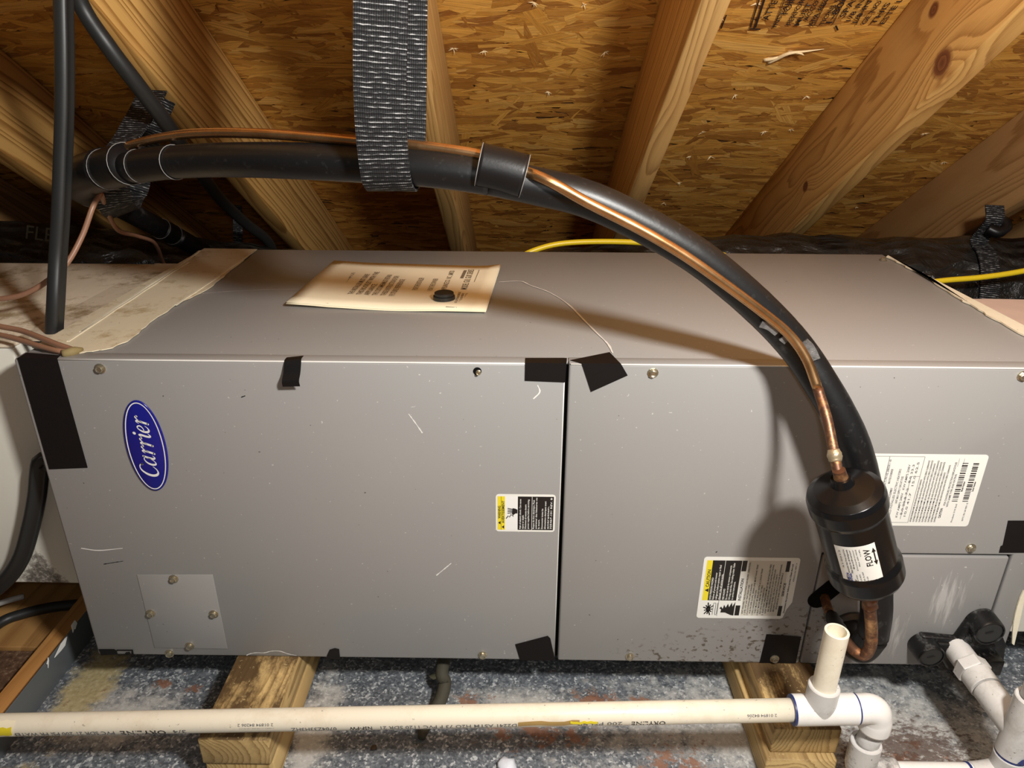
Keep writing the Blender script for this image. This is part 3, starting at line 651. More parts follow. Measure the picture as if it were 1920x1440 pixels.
# electric shock warning
s = Sticker('warning_label', ((929, 925), (1042, 929), (1040, 997), (930, 996)), 'small yellow, white and black shock warning sticker')
s.rect(.03, .155, .05, .95, M['yellow']); s.rect(.155, .37, .05, .95, M['white'], .00055); s.rect(.37, .97, .05, .95, M['black'])
s.rect(.605, .612, .05, .95, M['white'], .0008, 'print_line'); s.rect(.09, .094, .05, .95, M['black'], .0008, 'print_line')
s.words('WARNING', .082, .36, .34, M['black'], .045); s.words('AVERTISSEMENT', .145, .24, .60, M['black'], .042)
for a in (.04, .10): s.poly([(a, .245 if a < .08 else .13), (a+.042, .20 if a < .08 else .085), (a+.042, .29 if a < .08 else .175)], M['black'])
for i, (t, l) in enumerate((('Risk of electric shock. Can cause', .80), ('injury or death.', .38), ('Disconnect all remote electric', .66), ('power supplies before servicing.', .80), ('Risque de choc electrique. Peut', .78), ('entrainer des blessures ou', .84), ('la mort.', .26), ('Deconnecter toutes les', .55), ('alimentations electriques avant', .75), ('entretien.', .62), ('325467-101 REV. B', .84))):
    s.words(t, (.425, .470, .515, .560, .650, .695, .740, .795, .845, .895, .945)[i], .08, l, M['white'], .030, bold=.012)
for k in range(4): s.stroke([(.20+.0*k, .50+.045*k), (.285, .52+.03*k)], .0011, M['black'])           # hand and lightning
s.poly([(.275, .49), (.30, .46), (.335, .50), (.365, .50), (.365, .60), (.325, .63), (.285, .64)], M['black'])
s.stroke([(.175, .36), (.21, .43), (.235, .40), (.255, .47), (.30, .42), (.285, .48)], .0012, M['black'])
# caution / installation sticker
s = Sticker('caution_label', ((1321, 1043), (1502, 1047), (1478, 1160), (1305, 1158)), 'large caution and installation sticker with torn lower corner',
            cut=((.0 + .90, .0), (.93, .02), (.955, .16), (1.0, .28)))
s.rect(.035, .095, .30, .95, M['yellow']); s.rect(.095, .40, .30, .95, M['black'])
s.rect(.225, .229, .30, .95, M['label'], .0008, 'print_line')
s.rect(.47, .89, .05, .95, M['label2'], .00055); s.rect(.405, .455, .78, .95, M['black']); s.rect(.405, .455, .05, .22, M['black']); s.rect(.865, .905, .78, .95, M['black']); s.rect(.865, .905, .05, .22, M['black'])
s.words('CAUTION', .088, .52, .28, M['black'], .035); s.poly([(.05, .47), (.09, .44), (.09, .50)], M['black'])
for i, (t, l) in enumerate((('HIGH PRESSURE HAZARD', .36), ('Relieve all pressure and recover', .44), ('refrigerant before system repair or final', .56), ('disposal. Use all service ports.', .42), ('FIRE HAZARD', .18), ('Do not use torch to remove components.', .56), ('Oil may catch fire. Use tubing cutter. Refer', .60), ('to service instructions.', .30))):
    s.words(t, .127+.032*i+(.012 if i > 3 else 0), .315, l, M['label'], .021, bold=.012)
s.words('INSTALLATION', .447, .30, .36, M['black'], .030); s.words('SERVICE', .897, .38, .22, M['black'], .026)
for i, (t, l, b) in enumerate((('UNIT REQUIRES THE FOLLOWING FOR PROPER OPERATION', .84, .08), ('1. LEVEL UNIT AND TRAP DRAIN LINES', .50, .06), ('2. PLACE IN POSITION AND CHECK DRAIN PAN', .52, .06), ('   FOR PROPER SLOPE. DRAIN LINE MUST HAVE TRAP', .80, .06), ('3. CHECK CONDENSATE CONNECTIONS', .42, .06), ('   THEY MUST BE SEALED WITH A 2 INCH TRAP', .74, .06), ('4. SELECT MOTOR SPEED PER THE TABLE', .50, .06), ('   AND CHECK VOLTAGE CONNECTIONS', .44, .06), ('5. ELECTRIC HEATERS MUST BE INSTALLED PER', .84, .06), ('   UNIT NAME PLATE AND HEATER INSTRUCTIONS', .80, .06), ('SEAL ALL OPENINGS AND DUCTS. DO NOT OPERATE UNIT', .70, .12), ('WITHOUT FILTER. USE ONLY LISTED PARTS', .62, .12), ('SEE INSTALLATION INSTRUCTIONS FOR ADDITIONAL', .78, .12), ('SEQUENCES AND OTHER MATERIALS', .60, .16))):
    s.words(t, .492+.0275*i, b, l, M['black'], .017, bold=.008)
s.words('Disconnect the power before service. Clean the coil', .938, .10, .80, M['black'], .018); s.words('330412-101 REV. F', .975, .62, .3, M['grey_ink'], .014)
for k in range(11):
    t = k*math.pi*2/11; s.stroke([(.115+.012*math.cos(t), .155+.03*math.sin(t)), (.115+.045*math.cos(t)*(1+.3*(k % 2)), .155+.085*math.sin(t)*(1+.3*(k % 2)))], .0016, M['black'])
s.poly([(.115+.022*math.cos(i*.63), .155+.045*math.sin(i*.63)) for i in range(10)], M['black'])
s.stroke([(.165, .06), (.165, .24), (.170, .26), (.185, .26), (.19, .24), (.19, .08), (.195, .06), (.205, .06), (.21, .08), (.21, .26)], .0007, M['grey_ink'])
s.poly([(.235, .17), (.255, .15), (.25, .10), (.30, .10), (.36, .06), (.395, .05), (.395, .28), (.37, .20), (.36, .27), (.335, .19), (.32, .25), (.30, .18), (.28, .23), (.27, .16), (.25, .20)], M['black'])
s.rect(.215, .219, .04, .30, M['grey_ink'], .0008, 'print_line')
# rating plate, partly behind the drier
s = Sticker('rating_plate', ((1612, 851), (1853, 852), (1816, 986), (1588, 985)), 'white rating plate with bar codes')
for q in ((.04, .043, .05, .97), (.225, .228, .05, .97), (.50, .503, .05, .97)): s.rect(*q, M['grey_ink'], .0008, 'print_line')
for q in ((.04, .50, .968, .972), (.04, .50, .048, .052), (.43, .50, .70, .704), (.43, .433, .1, .70)): s.rect(*q, M['grey_ink'], .0008, 'print_line')
for i, (t, b, l) in enumerate((('VOLTS PH HZ 208/230 1 60', .55, .38), ('MAX FUSE OR BREAKER', .60, .2), ('LISTED HEATING AND COOLING EQUIPMENT', .12, .42), ('FIELD INSTALLED ELECTRIC HEATERS', .14, .66), ('UNIT MAX SUPPLY CIRCUIT FUSE', .32, .38), ('KW AMPS 240V   KW AMPS 208V', .12, .74), ('5.0 20.8 7.2   8.0 33.3', .16, .70), ('10.0 41.7   15.0 62.5', .12, .76))):
    s.words(t, .245+.032*i, b, l, M['grey_ink'], .017, bold=.008)
for i, l in enumerate((.60, .86, .86, .82, .86, .84, .84, .70, .80)): s.words('SUITABLE FOR MOBILE HOME USE AND INSTALLATION WITH ZERO CLEARANCE', .525+.0245*i, .06, l, M['black'], .013, bold=.008)
s.words('CAUTION', .755, .12, .14, M['black'], .020, bold=.02); s.words('FOR CONTINUED PROTECTION REPLACE FUSE', .765, .30, .60, M['grey_ink'], .015); s.words('WITH SAME TYPE AND RATING', .790, .28, .46, M['grey_ink'], .015)
s.words('Product 310 2nd', .86, .06, .26, M['grey_ink'], .012); s.words('36TC-701-20 REV. G', .945, .08, .26, M['grey_ink'], .012)
s.words('Model Number', .872, .50, .14, M['black'], .014); s.words('Serial Number', .958, .50, .14, M['black'], .014)
for a0, a1 in ((.81, .855), (.895, .94)):
    b = .36
    while b < .90:
        wd = random.choice((.006, .010, .016)); s.rect(a0, a1, b, b+wd, M['black'], .0008, 'bar_code'); b += wd+random.choice((.007, .012, .018))
s.rect(.775, .777, .84, .95, M['grey_ink'], .0008, 'print_line'); s.rect(.815, .817, .84, .95, M['grey_ink'], .0008, 'print_line')
# black tape on the cabinet
def tape(pts, label=None, th=.0005, m=None, name='tape_strip', n=NF):
    o = prism(name, pts, n, th, m or M['tape'], ah)
    if label: o['label'] = label
    return o
def wraptape(top, front, label, m=None):
    """tape folded over the front top edge: points on the top then on the front, both left to right"""
    a0, a1 = [tp(*q, .0016) for q in top]; b0, b1 = [fp(*q, .0010) for q in front]; e0 = V((a0.x*.5+b0.x*.5, Y0-.0010, ZT+.0016)); e1 = V((a1.x*.5+b1.x*.5, Y0-.0010, ZT+.0016))
    o = mesh('tape_strip', [a0, a1, e1, e0, b1, b0], [(0, 3, 2, 1), (3, 5, 4, 2)], m or M['tape'], ah); o['label'] = label
    md = o.modifiers.new('thick', 'SOLIDIFY'); md.thickness = .0005; return o
wraptape(((50, 661), (113, 666)), ((92, 880), (164, 877)), 'long black tape strip over the left corner', M['tape_matte'])
wraptape(((985, 671), (1063, 671)), ((984, 714), (1059, 717)), 'black tape folded over the top edge at the seam')
wraptape(((1069, 675), (1143, 660)), ((1108, 735), (1177, 704)), 'crooked square of black tape on the top edge')
tape([fp(*q, .0004) for q in ((966,1208),(1027,1192),(1032,1197),(1041,1238),(975,1238))], 'black tape at the foot of the seam', m=M['tape_matte'])
tape([fp(*q, .0004) for q in ((1437,1189),(1480,1192),(1502,1194),(1492,1243),(1424,1242))], 'black tape pierced by a screw')
tape([fp(*q, .0004) for q in ((613,1229),(618,1218),(628,1215),(636,1217),(638,1236),(612,1235))], 'scrap of black tape at the bottom edge')
tape([fp(*q, .0004) for q in ((1890,976),(1925,976),(1921,1036),(1873,1036),(1876,1024),(1880,1022))], 'black tape above the cover plate', m=M['tape_matte'])
tape([fp(*q, .0004) for q in ((185,1217),(214,1217),(219,1220),(221,1227),(190,1228))], 'torn black remnant at the lower left corner')
tape([fp(*q, .0004) for q in ((219,1218),(249,1218),(251,1228),(246,1228),(247,1220),(219,1220))], m=M['tape'])
tape([fp(*q, .0004) for q in ((236,1223),(243,1222),(246,1227),(222,1229),(222,1227),(234,1226))], m=M['tape'])
# curled peeling scrap
_x = fp(550, 684).x
cu = [V((_x, Y0+.010, ZT+.0022)), V((_x, Y0+.0015, ZT+.0022)), V((_x, Y0-.0016, ZT-.001)), V((_x-.001, Y0-.006, ZT-.012)), V((_x-.002, Y0-.011, ZT-.020)), V((_x-.002, Y0-.010, ZT-.027))]
rb = ribbon('tape_strip', cu, (1, .0, .12), .020, .0006, M['tape'], ah, 4); rb['label'] = 'curled peeling scrap of black tape'
# screw poking from the lower right, drain hole and grommets
def slot(c, d, L, r, th, m, name, label):
    e = V(d).normalized(); f = NF.cross(e); pts = []
    for k in range(9): t = math.pi*(k/8-.5); pts.append(c + e*(L+r*math.cos(t)) + f*r*math.sin(t))
    for k in range(9): t = math.pi*(k/8+.5); pts.append(c + e*(-L+r*math.cos(t)) + f*r*math.sin(t))
    o = prism(name, pts, NF, th, m, ah, .001); o['label'] = label; return o
slot(fp(1548, 1112), fp(1572, 1093)-fp(1524, 1132), .014, .0135, .0012, M['dark'], 'line_grommet', 'black oblong hole around the copper line')
lathe('line_grommet', [(.0001, 0), (.030, 0), (.030, .004), (.026, .010), (.0185, .011), (.0001, .011)], fp(1594, 1180), NF, M['rubber'], ah, 28)['label'] = 'round black rubber collar around the foam sleeve'
# condensate connection: black moulding with two capped ports and one open port
dc = prism('drain_connection', [fp(*q) for q in ((1722,1182),(1786,1188),(1806,1160),(1836,1142),(1862,1160),(1878,1198),(1872,1240),(1845,1246),(1760,1246),(1722,1220))], NF, .012, M['plastic'], ah, .003)
dc['label'] = 'black plastic drain moulding with two capped ports'
AX = V((.04, -1, -.04)).normalized()
for (u, v), pr_, pl2 in (((1727, 1204), .0180, .028), ((1836, 1163), .0205, .025)):
    c = fp(u, v)
    o = lathe('port_barrel', [(pr_*1.03, 0), (pr_, pl2*.6), (pr_*.98, pl2-.002), (pr_*.93, pl2), (pr_*.84, pl2), (pr_*.84, pl2-.003), (.0001, pl2-.003)], c, AX, M['plastic'], dc, 30)
    lathe('port_cap', [(pr_*.82, pl2-.0032), (pr_*.82, pl2-.0015), (pr_*.76, pl2-.0010), (.0001, pl2-.0010)], c, AX, M['rubber'], o, 26)
    e = c+AX*(pl2-.0009); prism('cap_slot', [e+V((-.007, 0, .0015)), e+V((.003, 0, .0045)), e+V((.004, 0, .0025)), e+V((-.006, 0, -.0005))], AX, .001, M['plastic'], o)
prism('moulding_web', [fp(*q) for q in ((1735,1190),(1790,1194),(1812,1168),(1856,1196),(1850,1240),(1765,1240))], NF, .017, M['plastic'], dc, .004)
box('clip', (1.218, .778, .100), (1.240, Y0, .124), M['plastic'], dc, .001)
prism('clip_tab', [fp(*q, .004) for q in ((1854,1225),(1872,1222),(1884,1243),(1868,1243))], NF, .002, plain('pale_tab', (.30, .30, .28), .5), dc)
# mastic smears at both ends
def ragged(pts, amp):
    out = []
    for i in range(len(pts)-1):
        for k in range(6): q = pts[i].lerp(pts[i+1], k/6); out.append(q+V((random.uniform(-amp, amp), random.uniform(-amp, amp), 0)))
    out.append(pts[-1]); return out
L_ = [V((.001, Y0+.035, ZT+.0004)), V((.001, Y1-.004, ZT+.0004))]; R_ = [tp(*q, .0004) for q in ((481,468),(425,515),(395,540),(335,570),(290,600),(240,640),(205,655),(140,664),(120,664))]
o = prism('mastic_band', L_+ragged(R_, .0018), UPZ, .0011, M['mastic'], ah); o['label'] = 'broad smear of cream duct mastic on the left end'
for a, b in (((352, 492), (128, 640)), ((376, 470), (150, 622)), ((470, 476), (330, 572))):
    A, B = tp(*a, .0019), tp(*b, .0019); pts = [A.lerp(B, k/9)+V((random.uniform(-.0015, .0015), 0, 0)) for k in range(10)]
    ribbon('mastic_ridge', pts, (1, 0, 0), .0035, .0012, M['mastic_clean'], ah, 3)
L_ = [tp(*q, .0004) for q in ((1663,483),(1700,502),(1742,520),(1752,532),(1800,562),(1850,592),(1920,632),(1990,665))]; R_ = [V((UL, Y0+.03, ZT+.0004)), V((UL, Y1-.02, ZT+.0004))]
prism('mastic_band', ragged(L_, .002)+R_, UPZ, .0022, M['mastic_clean'], ah)['label'] = 'ragged pale mastic along the right end'
prism('mastic_band', [fp(*q, .0006) for q in ((1918,1105),(1911,1120),(1906,1135),(1902,1150),(1899,1165),(1897,1185),(1896,1205),(1900,1208),(1909,1170),(1922,1110))], NF, .002, M['mastic_clean'], ah)
sweep('putty_blob', [at(118, 664, 2, ZT+.003), at(135, 660, 2, ZT+.004), at(155, 655, 2, ZT+.003)], [.005, .006, .002], plain('brown_putty', (.25, .19, .08), .8, bump=.6), ah, n=8, k=3, wob=.15)
# scratches in the paint
def scratch(pts, wd, m=None, top=False):
    P = [(tp if top else fp)(*q, .0003) for q in pts]; nn = UPZ if top else NF; cr = [V(c) for c in crom(P, 5)]; vs = []
    for i, q in enumerate(cr):
        t = (cr[min(i+1, len(cr)-1)]-cr[max(i-1, 0)]).normalized(); e = t.cross(nn)*wd*random.uniform(.3, .7); vs += [q-e, q+e]
    mesh('scratch', vs, [(2*i, 2*i+1, 2*i+3, 2*i+2) for i in range(len(cr)-1)], m or M['edge'], ah)
scratch([(935,529),(975,527),(995,535),(1030,548),(1065,570),(1095,600),(1120,625),(1140,645),(1149,662)], .0022, top=True)
scratch([(355,553),(420,547),(500,543),(560,542)], .0012, top=True)
for p in ([(766,776),(778,792),(792,812)], [(846,1056),(834,1066),(818,1079)], [(152,1028),(185,1032),(230,1028)], [(1008,722),(1012,735),(1000,748)]): scratch(p, .0014)
for p in ([(194,1058),(212,1055),(231,1052)], [(452,745),(460,742)], [(1342,1036),(1345,1034)]): scratch(p, .001, M['dark'])
scratch([(462,1229),(468,1226),(480,1224),(496,1224),(508,1221),(525,1221),(540,1226),(556,1229)], .0012, M['edge'])

# ------------------------------------------------------------------ booklet and cap on top
BC = [tp(*q, .0012) for q in ((538, 575), (910, 587), (938, 503), (627, 494))]
bk = thing('manual', 'yellowed instruction booklet lying on top of the grey cabinet', 'booklet', (.41, 1.13, ZT))
def sheet(name, z, dz, grow, m):
    nx, ny = 14, 8; vs = []; c = sum(BC, V())/4
    for j in range(ny+1):
        for i in range(nx+1):
            s_, t_ = i/nx, j/ny; p = BC[0].lerp(BC[1], s_).lerp(BC[3].lerp(BC[2], s_), t_); p = c+(p-c)*grow
            lift = .004*max(0, .22-s_)/.22*(1-t_*.4) + .006*max(0, s_-.90)/.1*(t_*.5+.2) + .0012*math.sin(s_*9)*(1-t_)
            vs.append(V((p.x, p.y, ZT+.0012+z+lift)))
    fs = [(j*(nx+1)+i, j*(nx+1)+i+1, (j+1)*(nx+1)+i+1, (j+1)*(nx+1)+i) for j in range(ny) for i in range(nx)]
    o = mesh(name, vs, fs, m, bk, True); md = o.modifiers.new('t', 'SOLIDIFY'); md.thickness = dz; md.offset = -1; return o
sheet('page', .0008, .0008, 1.006, M['paper']); sheet('page', .0018, .0008, .998, M['paper']); cov = sheet('cover_page', .0030, .0010, 1.0, M['paper'])
bx = (BC[3]-BC[0]).normalized()                                   # reading direction, away from the camera
by = (BC[0]-BC[1]).normalized()
def bp(a, b): p = BC[0].lerp(BC[1], a).lerp(BC[3].lerp(BC[2], a), b); return V((p.x, p.y, ZT+.0052))
BH = (BC[3]-BC[0]).length
for t, a, b, l, h in (('THIS BOOKLET CONTAINS', .155, .30, .42, .0085), ('IMPORTANT INFORMATION', .195, .27, .44, .0085), ('THE INSTALLER MUST LEAVE', .285, .23, .46, .0085), ('THIS BOOKLET WITH THE', .33, .23, .52, .0085), ('APPLIANCE.', .372, .23, .24, .0085), ('THE CUSTOMER MUST RETAIN', .415, .23, .46, .0085), ('THESE INSTRUCTIONS FOR', .46, .23, .44, .0085), ('FUTURE REFERENCE', .505, .23, .36, .0085),
        ('FOR THE INSTALLER', .605, .36, .28, .0085), ('FOR THE OWNER', .685, .36, .27, .008), ('APPLIANCE CO.  INC.  LIMITED', .755, .38, .46, .008), ('MODEL GUL GUK SERIES', .865, .40, .48, .010)):
    text('lettering', t, bp(a, b), bx, by, M['ink_brown'], cov, length=l*BH, height=h, bold=.008)
for i, (a, l) in enumerate(((.845, .22), (.865, .20), (.885, .20), (.905, .10), (.925, .14), (.945, .14))): text('lettering', 'INSTALLATION AND OPERATION', bp(a, .12), bx, by, M['ink_brown'], cov, length=l*BH, height=.004, bold=.02)
for a0, a1, b0, b1 in ((.80, .818, .66, .86), (.885, .889, .58, .88), (.985, .987, .05, .9)): mesh('print_bar', [bp(a0, b0), bp(a1, b0), bp(a1, b1), bp(a0, b1)], [(0, 1, 2, 3)], M['ink_brown'], cov)
for a in (.15, .80): sweep('staple', [bp(a, .04), bp(a+.03, .035), bp(a+.055, .035)], .0007, M['nail'], cov, n=6, k=2)
cp = at(833, 562, 2, ZT+.004); cap = thing('bottle_cap', 'round black ridged plastic cap resting on the booklet', 'cap', (cp.x, cp.y, ZT+.0055))
lathe('skirt', [(.0001, 0), (.0158, 0), (.0160, .002), (.0158, .0045), (.0140, .0052), (.0001, .0052)], (cp.x, cp.y, ZT+.0056), UPZ, M['rubber'], cap, 30)
lathe('crown', [(.0138, .0052), (.0142, .0065), (.0140, .0092), (.0128, .0100), (.0118, .0096), (.0001, .0096)], (cp.x, cp.y, ZT+.0056), UPZ, M['rubber'], cap, 30)

# ------------------------------------------------------------------ ducts at both ends
pl_ = thing('supply_plenum', 'mastic-coated duct board plenum at the left end of the cabinet', 'plenum', (-.6, 1.07, .158))
box('plenum_body', (-1.2, .872, .158), (-.043, 1.272, .523), M['face'], pl_, .003)
box('plenum_lid', (-1.2, .870, .523), (-.042, 1.274, .527), M['plenum'], pl_, .001)
prism('mastic_bridge', [V((-.050, .885, .527)), V((-.001, .885, .527)), V((-.001, 1.273, .527)), V((-.050, 1.273, .527))], UPZ, .0015, M['plenum'], pl_)
rd = thing('return_duct', 'duct board box with pinkish top at the right end of the cabinet', 'duct', (1.6, 1.0, .10))
box('duct_body', (UL+.003, .86, .10), (2.1, 1.15, .507), M['face'], rd, .004)
prism('duct_top', ragged([V((UL+.004, .862, .507)), V((2.1, .862, .507)), V((2.1, 1.14, .507)), V((1.5, 1.155, .507)), V((UL+.004, 1.16, .507))], .002), UPZ, .004, M['pink'], rd)
def flex(name, pts, r, m, label, ringed):
    cr = crom([(*p, r) for p in pts], 14); P = [V(c[:3]) for c in cr]; T, N = frames(P); vs = []; n = 40
    for i, p in enumerate(P):
        B = T[i].cross(N[i])
        for j in range(n):
            a = 2*math.pi*j/n; q = r*(1+.022*math.sin(i*1.25+.5*math.sin(a*2))+.020*math.sin(a*5+i*.4)+.012*random.uniform(-1, 1))
            vs.append(p+N[i]*math.cos(a)*q+B*math.sin(a)*q)
    fs = [(i*n+j, i*n+(j+1) % n, i*n+n+(j+1) % n, i*n+n+j) for i in range(len(P)-1) for j in range(n)] + [tuple(range(n-1, -1, -1)), tuple(range(len(vs)-n, len(vs)))]
    return tag(mesh(name, vs, fs, m, None, True), label, 'duct')
flex('flex_duct', [(.50, 1.66, .30), (.75, 1.635, .355), (1.0, 1.615, .382), (1.3, 1.61, .384), (1.7, 1.60, .384), (2.1, 1.56, .386), (2.5, 1.50, .38)], .128, M['duct'], 'glossy black flexible duct behind the cabinet on the right', True)
lf = flex('flex_duct', [(-1.6, 1.56, .40), (-1.1, 1.56, .415), (-.6, 1.57, .425), (-.3, 1.58, .40), (-.05, 1.62, .365), (.25, 1.75, .30)], .118, M['duct_l'], 'dark wrinkled flexible duct behind the plenum on the left', True)
# printed word on the left duct jacket
wp = at(45, 447, 1, 1.452); text('lettering', 'FLEX', wp, (1, 0, -.12), (0, .25, 1), plain('jacket_print', (.10, .09, .05), .5), lf, height=.028, shear=.2)

# ------------------------------------------------------------------ refrigerant lines
TU = [(402,488,1.56),(365,463,1.49),(330,443,1.44),(298,427,1.39),(262,408,1.33),(225,388,1.26),(180,366,1.15),(153,350,1.075),(165,337,1.01),(200,326,.970),(245,314,.938),(300,306,.912),(380,301,.876),(470,300,.834),(560,302,.805),(650,306,.787),(740,311,.775),(830,318,.769),(920,331,.766),(1010,350,.766),(1100,373,.766),(1200,418,.767),(1300,476,.768),(1380,538,.770),(1450,603,.773),(1500,660,.772),(1540,720,.762),(1575,780,.752),(1598,830,.746),(1616,890,.745),(1627,950,.745),(1636,1010,.745),(1642,1080,.745),(1643,1145,.742),(1636,1192,.738),(1616,1216,.742),(1600,1205,.765),(1594,1184,.800)]
TP = [at(u, v, 1, y) for u, v, y in TU]
RT = .0185
sl = thing('suction_line', 'thick black foam-sleeved refrigerant line arching over the cabinet', 'refrigerant line', TP[18])
def seg(i0, i1, r=RT, name='foam_sleeve', m=None, n=22, wob=.006): return sweep(name, TP[i0:i1+1], r, m or M['foam'], sl, n=n, k=8, wob=wob)
seg(0, 2); seg(3, 11, RT*.99); seg(11, 18); seg(18, 34)['label'] = 'sleeve falling to the front of the cabinet'
sweep('foam_sleeve', TP[34:], [RT, RT*.96, RT*.95, RT*.95], M['foam'], sl, n=22, k=8)
def wrap(i0, f0, i1, f1, r, extra=V((0, 0, 0)), label=None, el=None, name='tape_wrap'):
    P = [TP[i0].lerp(TP[i0+1], f0)] + TP[i0+1:i1+1] + [TP[i1].lerp(TP[i1+1], f1)]
    P = [p+extra for p in P]
    if el:
        pr = [(math.cos(2*math.pi*k/26)*el[0], math.sin(2*math.pi*k/26)*el[1]) for k in range(26)]
    else: pr = None
    o = sweep(name, P, r, M['tape'], sl, n=26, k=6, prof=pr)
    if label: o['label'] = label
    T, N = frames(P)
    for p, t, nn in ((P[0], T[0], N[0]), (P[-1], T[-1], N[-1])):
        b = t.cross(nn); ex, ey = el or (1, 1)
        ring = [p+nn*math.cos(a*.2618)*r*1.005*ex+b*math.sin(a*.2618)*r*1.005*ey for a in range(25)]
        sweep('tape_rim', ring, .0005, M['tape_edge'], o, n=5, k=1, cap=False)
    return o
wrap(2, .2, 2, .9, RT*1.05, label='tape joining two sleeves')
wrap(6, .2, 9, .0, RT*1.40, V((0, -.002, .006)), 'tape around sleeve and copper line at the bend')
wrap(9, .1, 9, .95, RT*1.34, V((0, -.002, .005)))
wrap(10, .3, 11, .35, RT*1.05)
# copper liquid line lying on the sleeve
def toward(p, d): return p + (CAM-p).normalized()*d
CU = [(150,350,1.04,.0),(175,318,1.01,.004),(205,290,.972,.006),(260,268,.94,.004),(330,254,.90,.002),(400,249,.866,.002),(500,251,.823,.002),(600,258,.797,.002),(680,265,.782,.002),(760,271,.773,.002),(850,282,.768,.003),(900,291,.766,.004),(945,306,.766,.010),(988,323,.766,.0135),(1008,330,.766,.0200),(1040,345,.766,.0245),(1100,379,.766,.0245),(1200,430,.767,.0245),(1280,477,.768,.0245),(1350,526,.769,.0245),(1433,588,.772,.0245),(1480,628,.772,.0245),(1512,673,.766,.026),(1533,728,.756,.028),(1550,783,.735,.022),(1560,830,.706,.006),(1567,866,.690,.0),(1573,893,.682,.0)]
CP = [toward(at(u, v, 1, y), d) for u, v, y, d in CU]
ll = thing('liquid_line', 'bare copper tube running along the black sleeve to the filter drier', 'copper pipe', CP[10])
sweep('copper_tube', CP[:24], .0053, M['copper'], ll, n=14, k=6); sweep('copper_tube', CP[23:], .0054, M['copper_old'], ll, n=14, k=6)['label'] = 'heat-stained lower end of the tube'
sweep('braze_joint', [CP[25].lerp(CP[26], .35), CP[25].lerp(CP[26], .65), CP[26].lerp(CP[27], .0)], [.0058, .0074, .0060], M['solder'], ll, n=12, k=4, wob=.07)
# big tape sleeve over both lines
i0 = at(898, 309, 1, .762); i1 = at(983, 331, 1, .762); mid = at(941, 319, 1, .762)
tz = [toward(V(p), .003) for p in (i0, mid, i1)]
o = sweep('tape_wrap', tz, .0205, M['tape'], sl, n=30, k=6, prof=[(math.cos(t)*1.0+(.02 if math.cos(t) > 0 else 0), math.sin(t)*.98) for t in [2*math.pi*k/30 for k in range(30)]]); o['label'] = 'wide black tape wrap holding both lines'
T, N = frames(tz)
for p, t, nn in ((tz[0], T[0], N[0]), (tz[2], T[2], N[2])):
    b = t.cross(nn); sweep('tape_rim', [p+nn*math.cos(a*.2618)*.0209+b*math.sin(a*.2618)*.0203 for a in range(25)], .0005, M['tape_edge'], o, n=5, k=1, cap=False)
# shiny smears on the sleeve
for pts in (((1426, 607, .768), (1442, 612, .768), (1458, 624, .768)), ((1466, 632, .768), (1476, 640, .768)), ((1508, 640, .769), (1520, 652, .768), (1531, 674, .765))):
    P = [toward(at(u, v, 1, y), .0168) for u, v, y in pts]
    ribbon('sealant_smear', P, (.8, -.2, .5) if pts[0][0] < 1500 else (1, -.3, .2), .008, .0022, M['smear'], sl, 4)
# ------------------------------------------------------------------ filter drier
DT, DB = at(1581, 912, 1, .682), at(1626, 1082, 1, .690)
da = (DB-DT).normalized(); DL = (DB-DT).length; DR = .0385
fd = thing('filter_drier', 'black cylindrical filter drier hanging in front of the cabinet', 'filter drier', DB)
lathe('canister', [(.010, -.012), (.012, -.004), (.030, .001), (.0375, .006), (.0395, .012), (.0395, .026), (.0380, .030), (.0365, .032), (.0365, DL-.034), (.038, DL-.030), (.0395, DL-.026), (.0395, DL-.008), (.0365, DL-.002), (.028, DL+.003), (.012, DL+.008), (.010, DL+.010)], DT, da, M['drier'], fd, 48)
lathe('inlet_stub', [(.0064, -.022), (.0070, -.014), (.0080, -.008), (.0115, -.003)], DT, da, M['copper_old'], fd, 16)
lathe('outlet_stub', [(.0105, DL+.006), (.0088, DL+.014), (.0084, DL+.028)], DT, da, M['copper_old'], fd, 16)
# wrapped paper label
vd = (CAM-(DT+DB)/2); vd = (vd-da*vd.dot(da)).normalized(); sd = da.cross(vd).normalized()
if sd.x < 0: sd = -sd
def dp(ang, h, r=.0369): return DT + da*h + (vd*math.cos(ang)+sd*math.sin(ang))*r
A0, A1, H0, H1 = -.68, .42, .050, .108
n = 14; vs = [dp(A0+(A1-A0)*i/n, h) for i in range(n+1) for h in (H0, H1)]
lb = mesh('paper_label', vs, [(2*i, 2*i+1, 2*i+3, 2*i+2) for i in range(n)], M['label'], fd, True); lb['label'] = 'white paper label with flow arrow'
def dtext(t, a, h, ln, hh, m, bold=.008):
    """words run upwards (towards the inlet), starting at height h"""
    text('lettering', t, (0, 0, 0), (1, 0, 0), (0, 1, 0), m, lb, length=ln, height=hh, bold=bold, warp=lambda x, y: dp(A0+(a*(A1-A0)) - y/.0369, H1-h-x, .0371))
dtext('FLOW', .83, .028, .024, .0062, M['black'], .022)
def dstroke(pts, wd, m):
    P = [dp(A0+a*(A1-A0), h, .0371) for a, h in pts]; vs = []
    for i, q in enumerate(P):
        t = (P[min(i+1, len(P)-1)]-P[max(i-1, 0)]).normalized(); nn = (q-(DT+da*da.dot(q-DT))).normalized(); e = t.cross(nn)*wd/2; vs += [q-e, q+e]
    mesh('arrow', vs, [(2*i, 2*i+1, 2*i+3, 2*i+2) for i in range(len(P)-1)], m, lb)
dstroke([(.925, H0+.010), (.925, H0+.026)], .0013, M['black'])
for h0, d in ((H0+.006, 1), (H0+.030, -1)): mesh('arrow', [dp(A0+a*(A1-A0), h, .0371) for a, h in ((.925, h0), (.98, h0+d*.006), (.87, h0+d*.006))], [(0, 1, 2)], M['black'], lb)
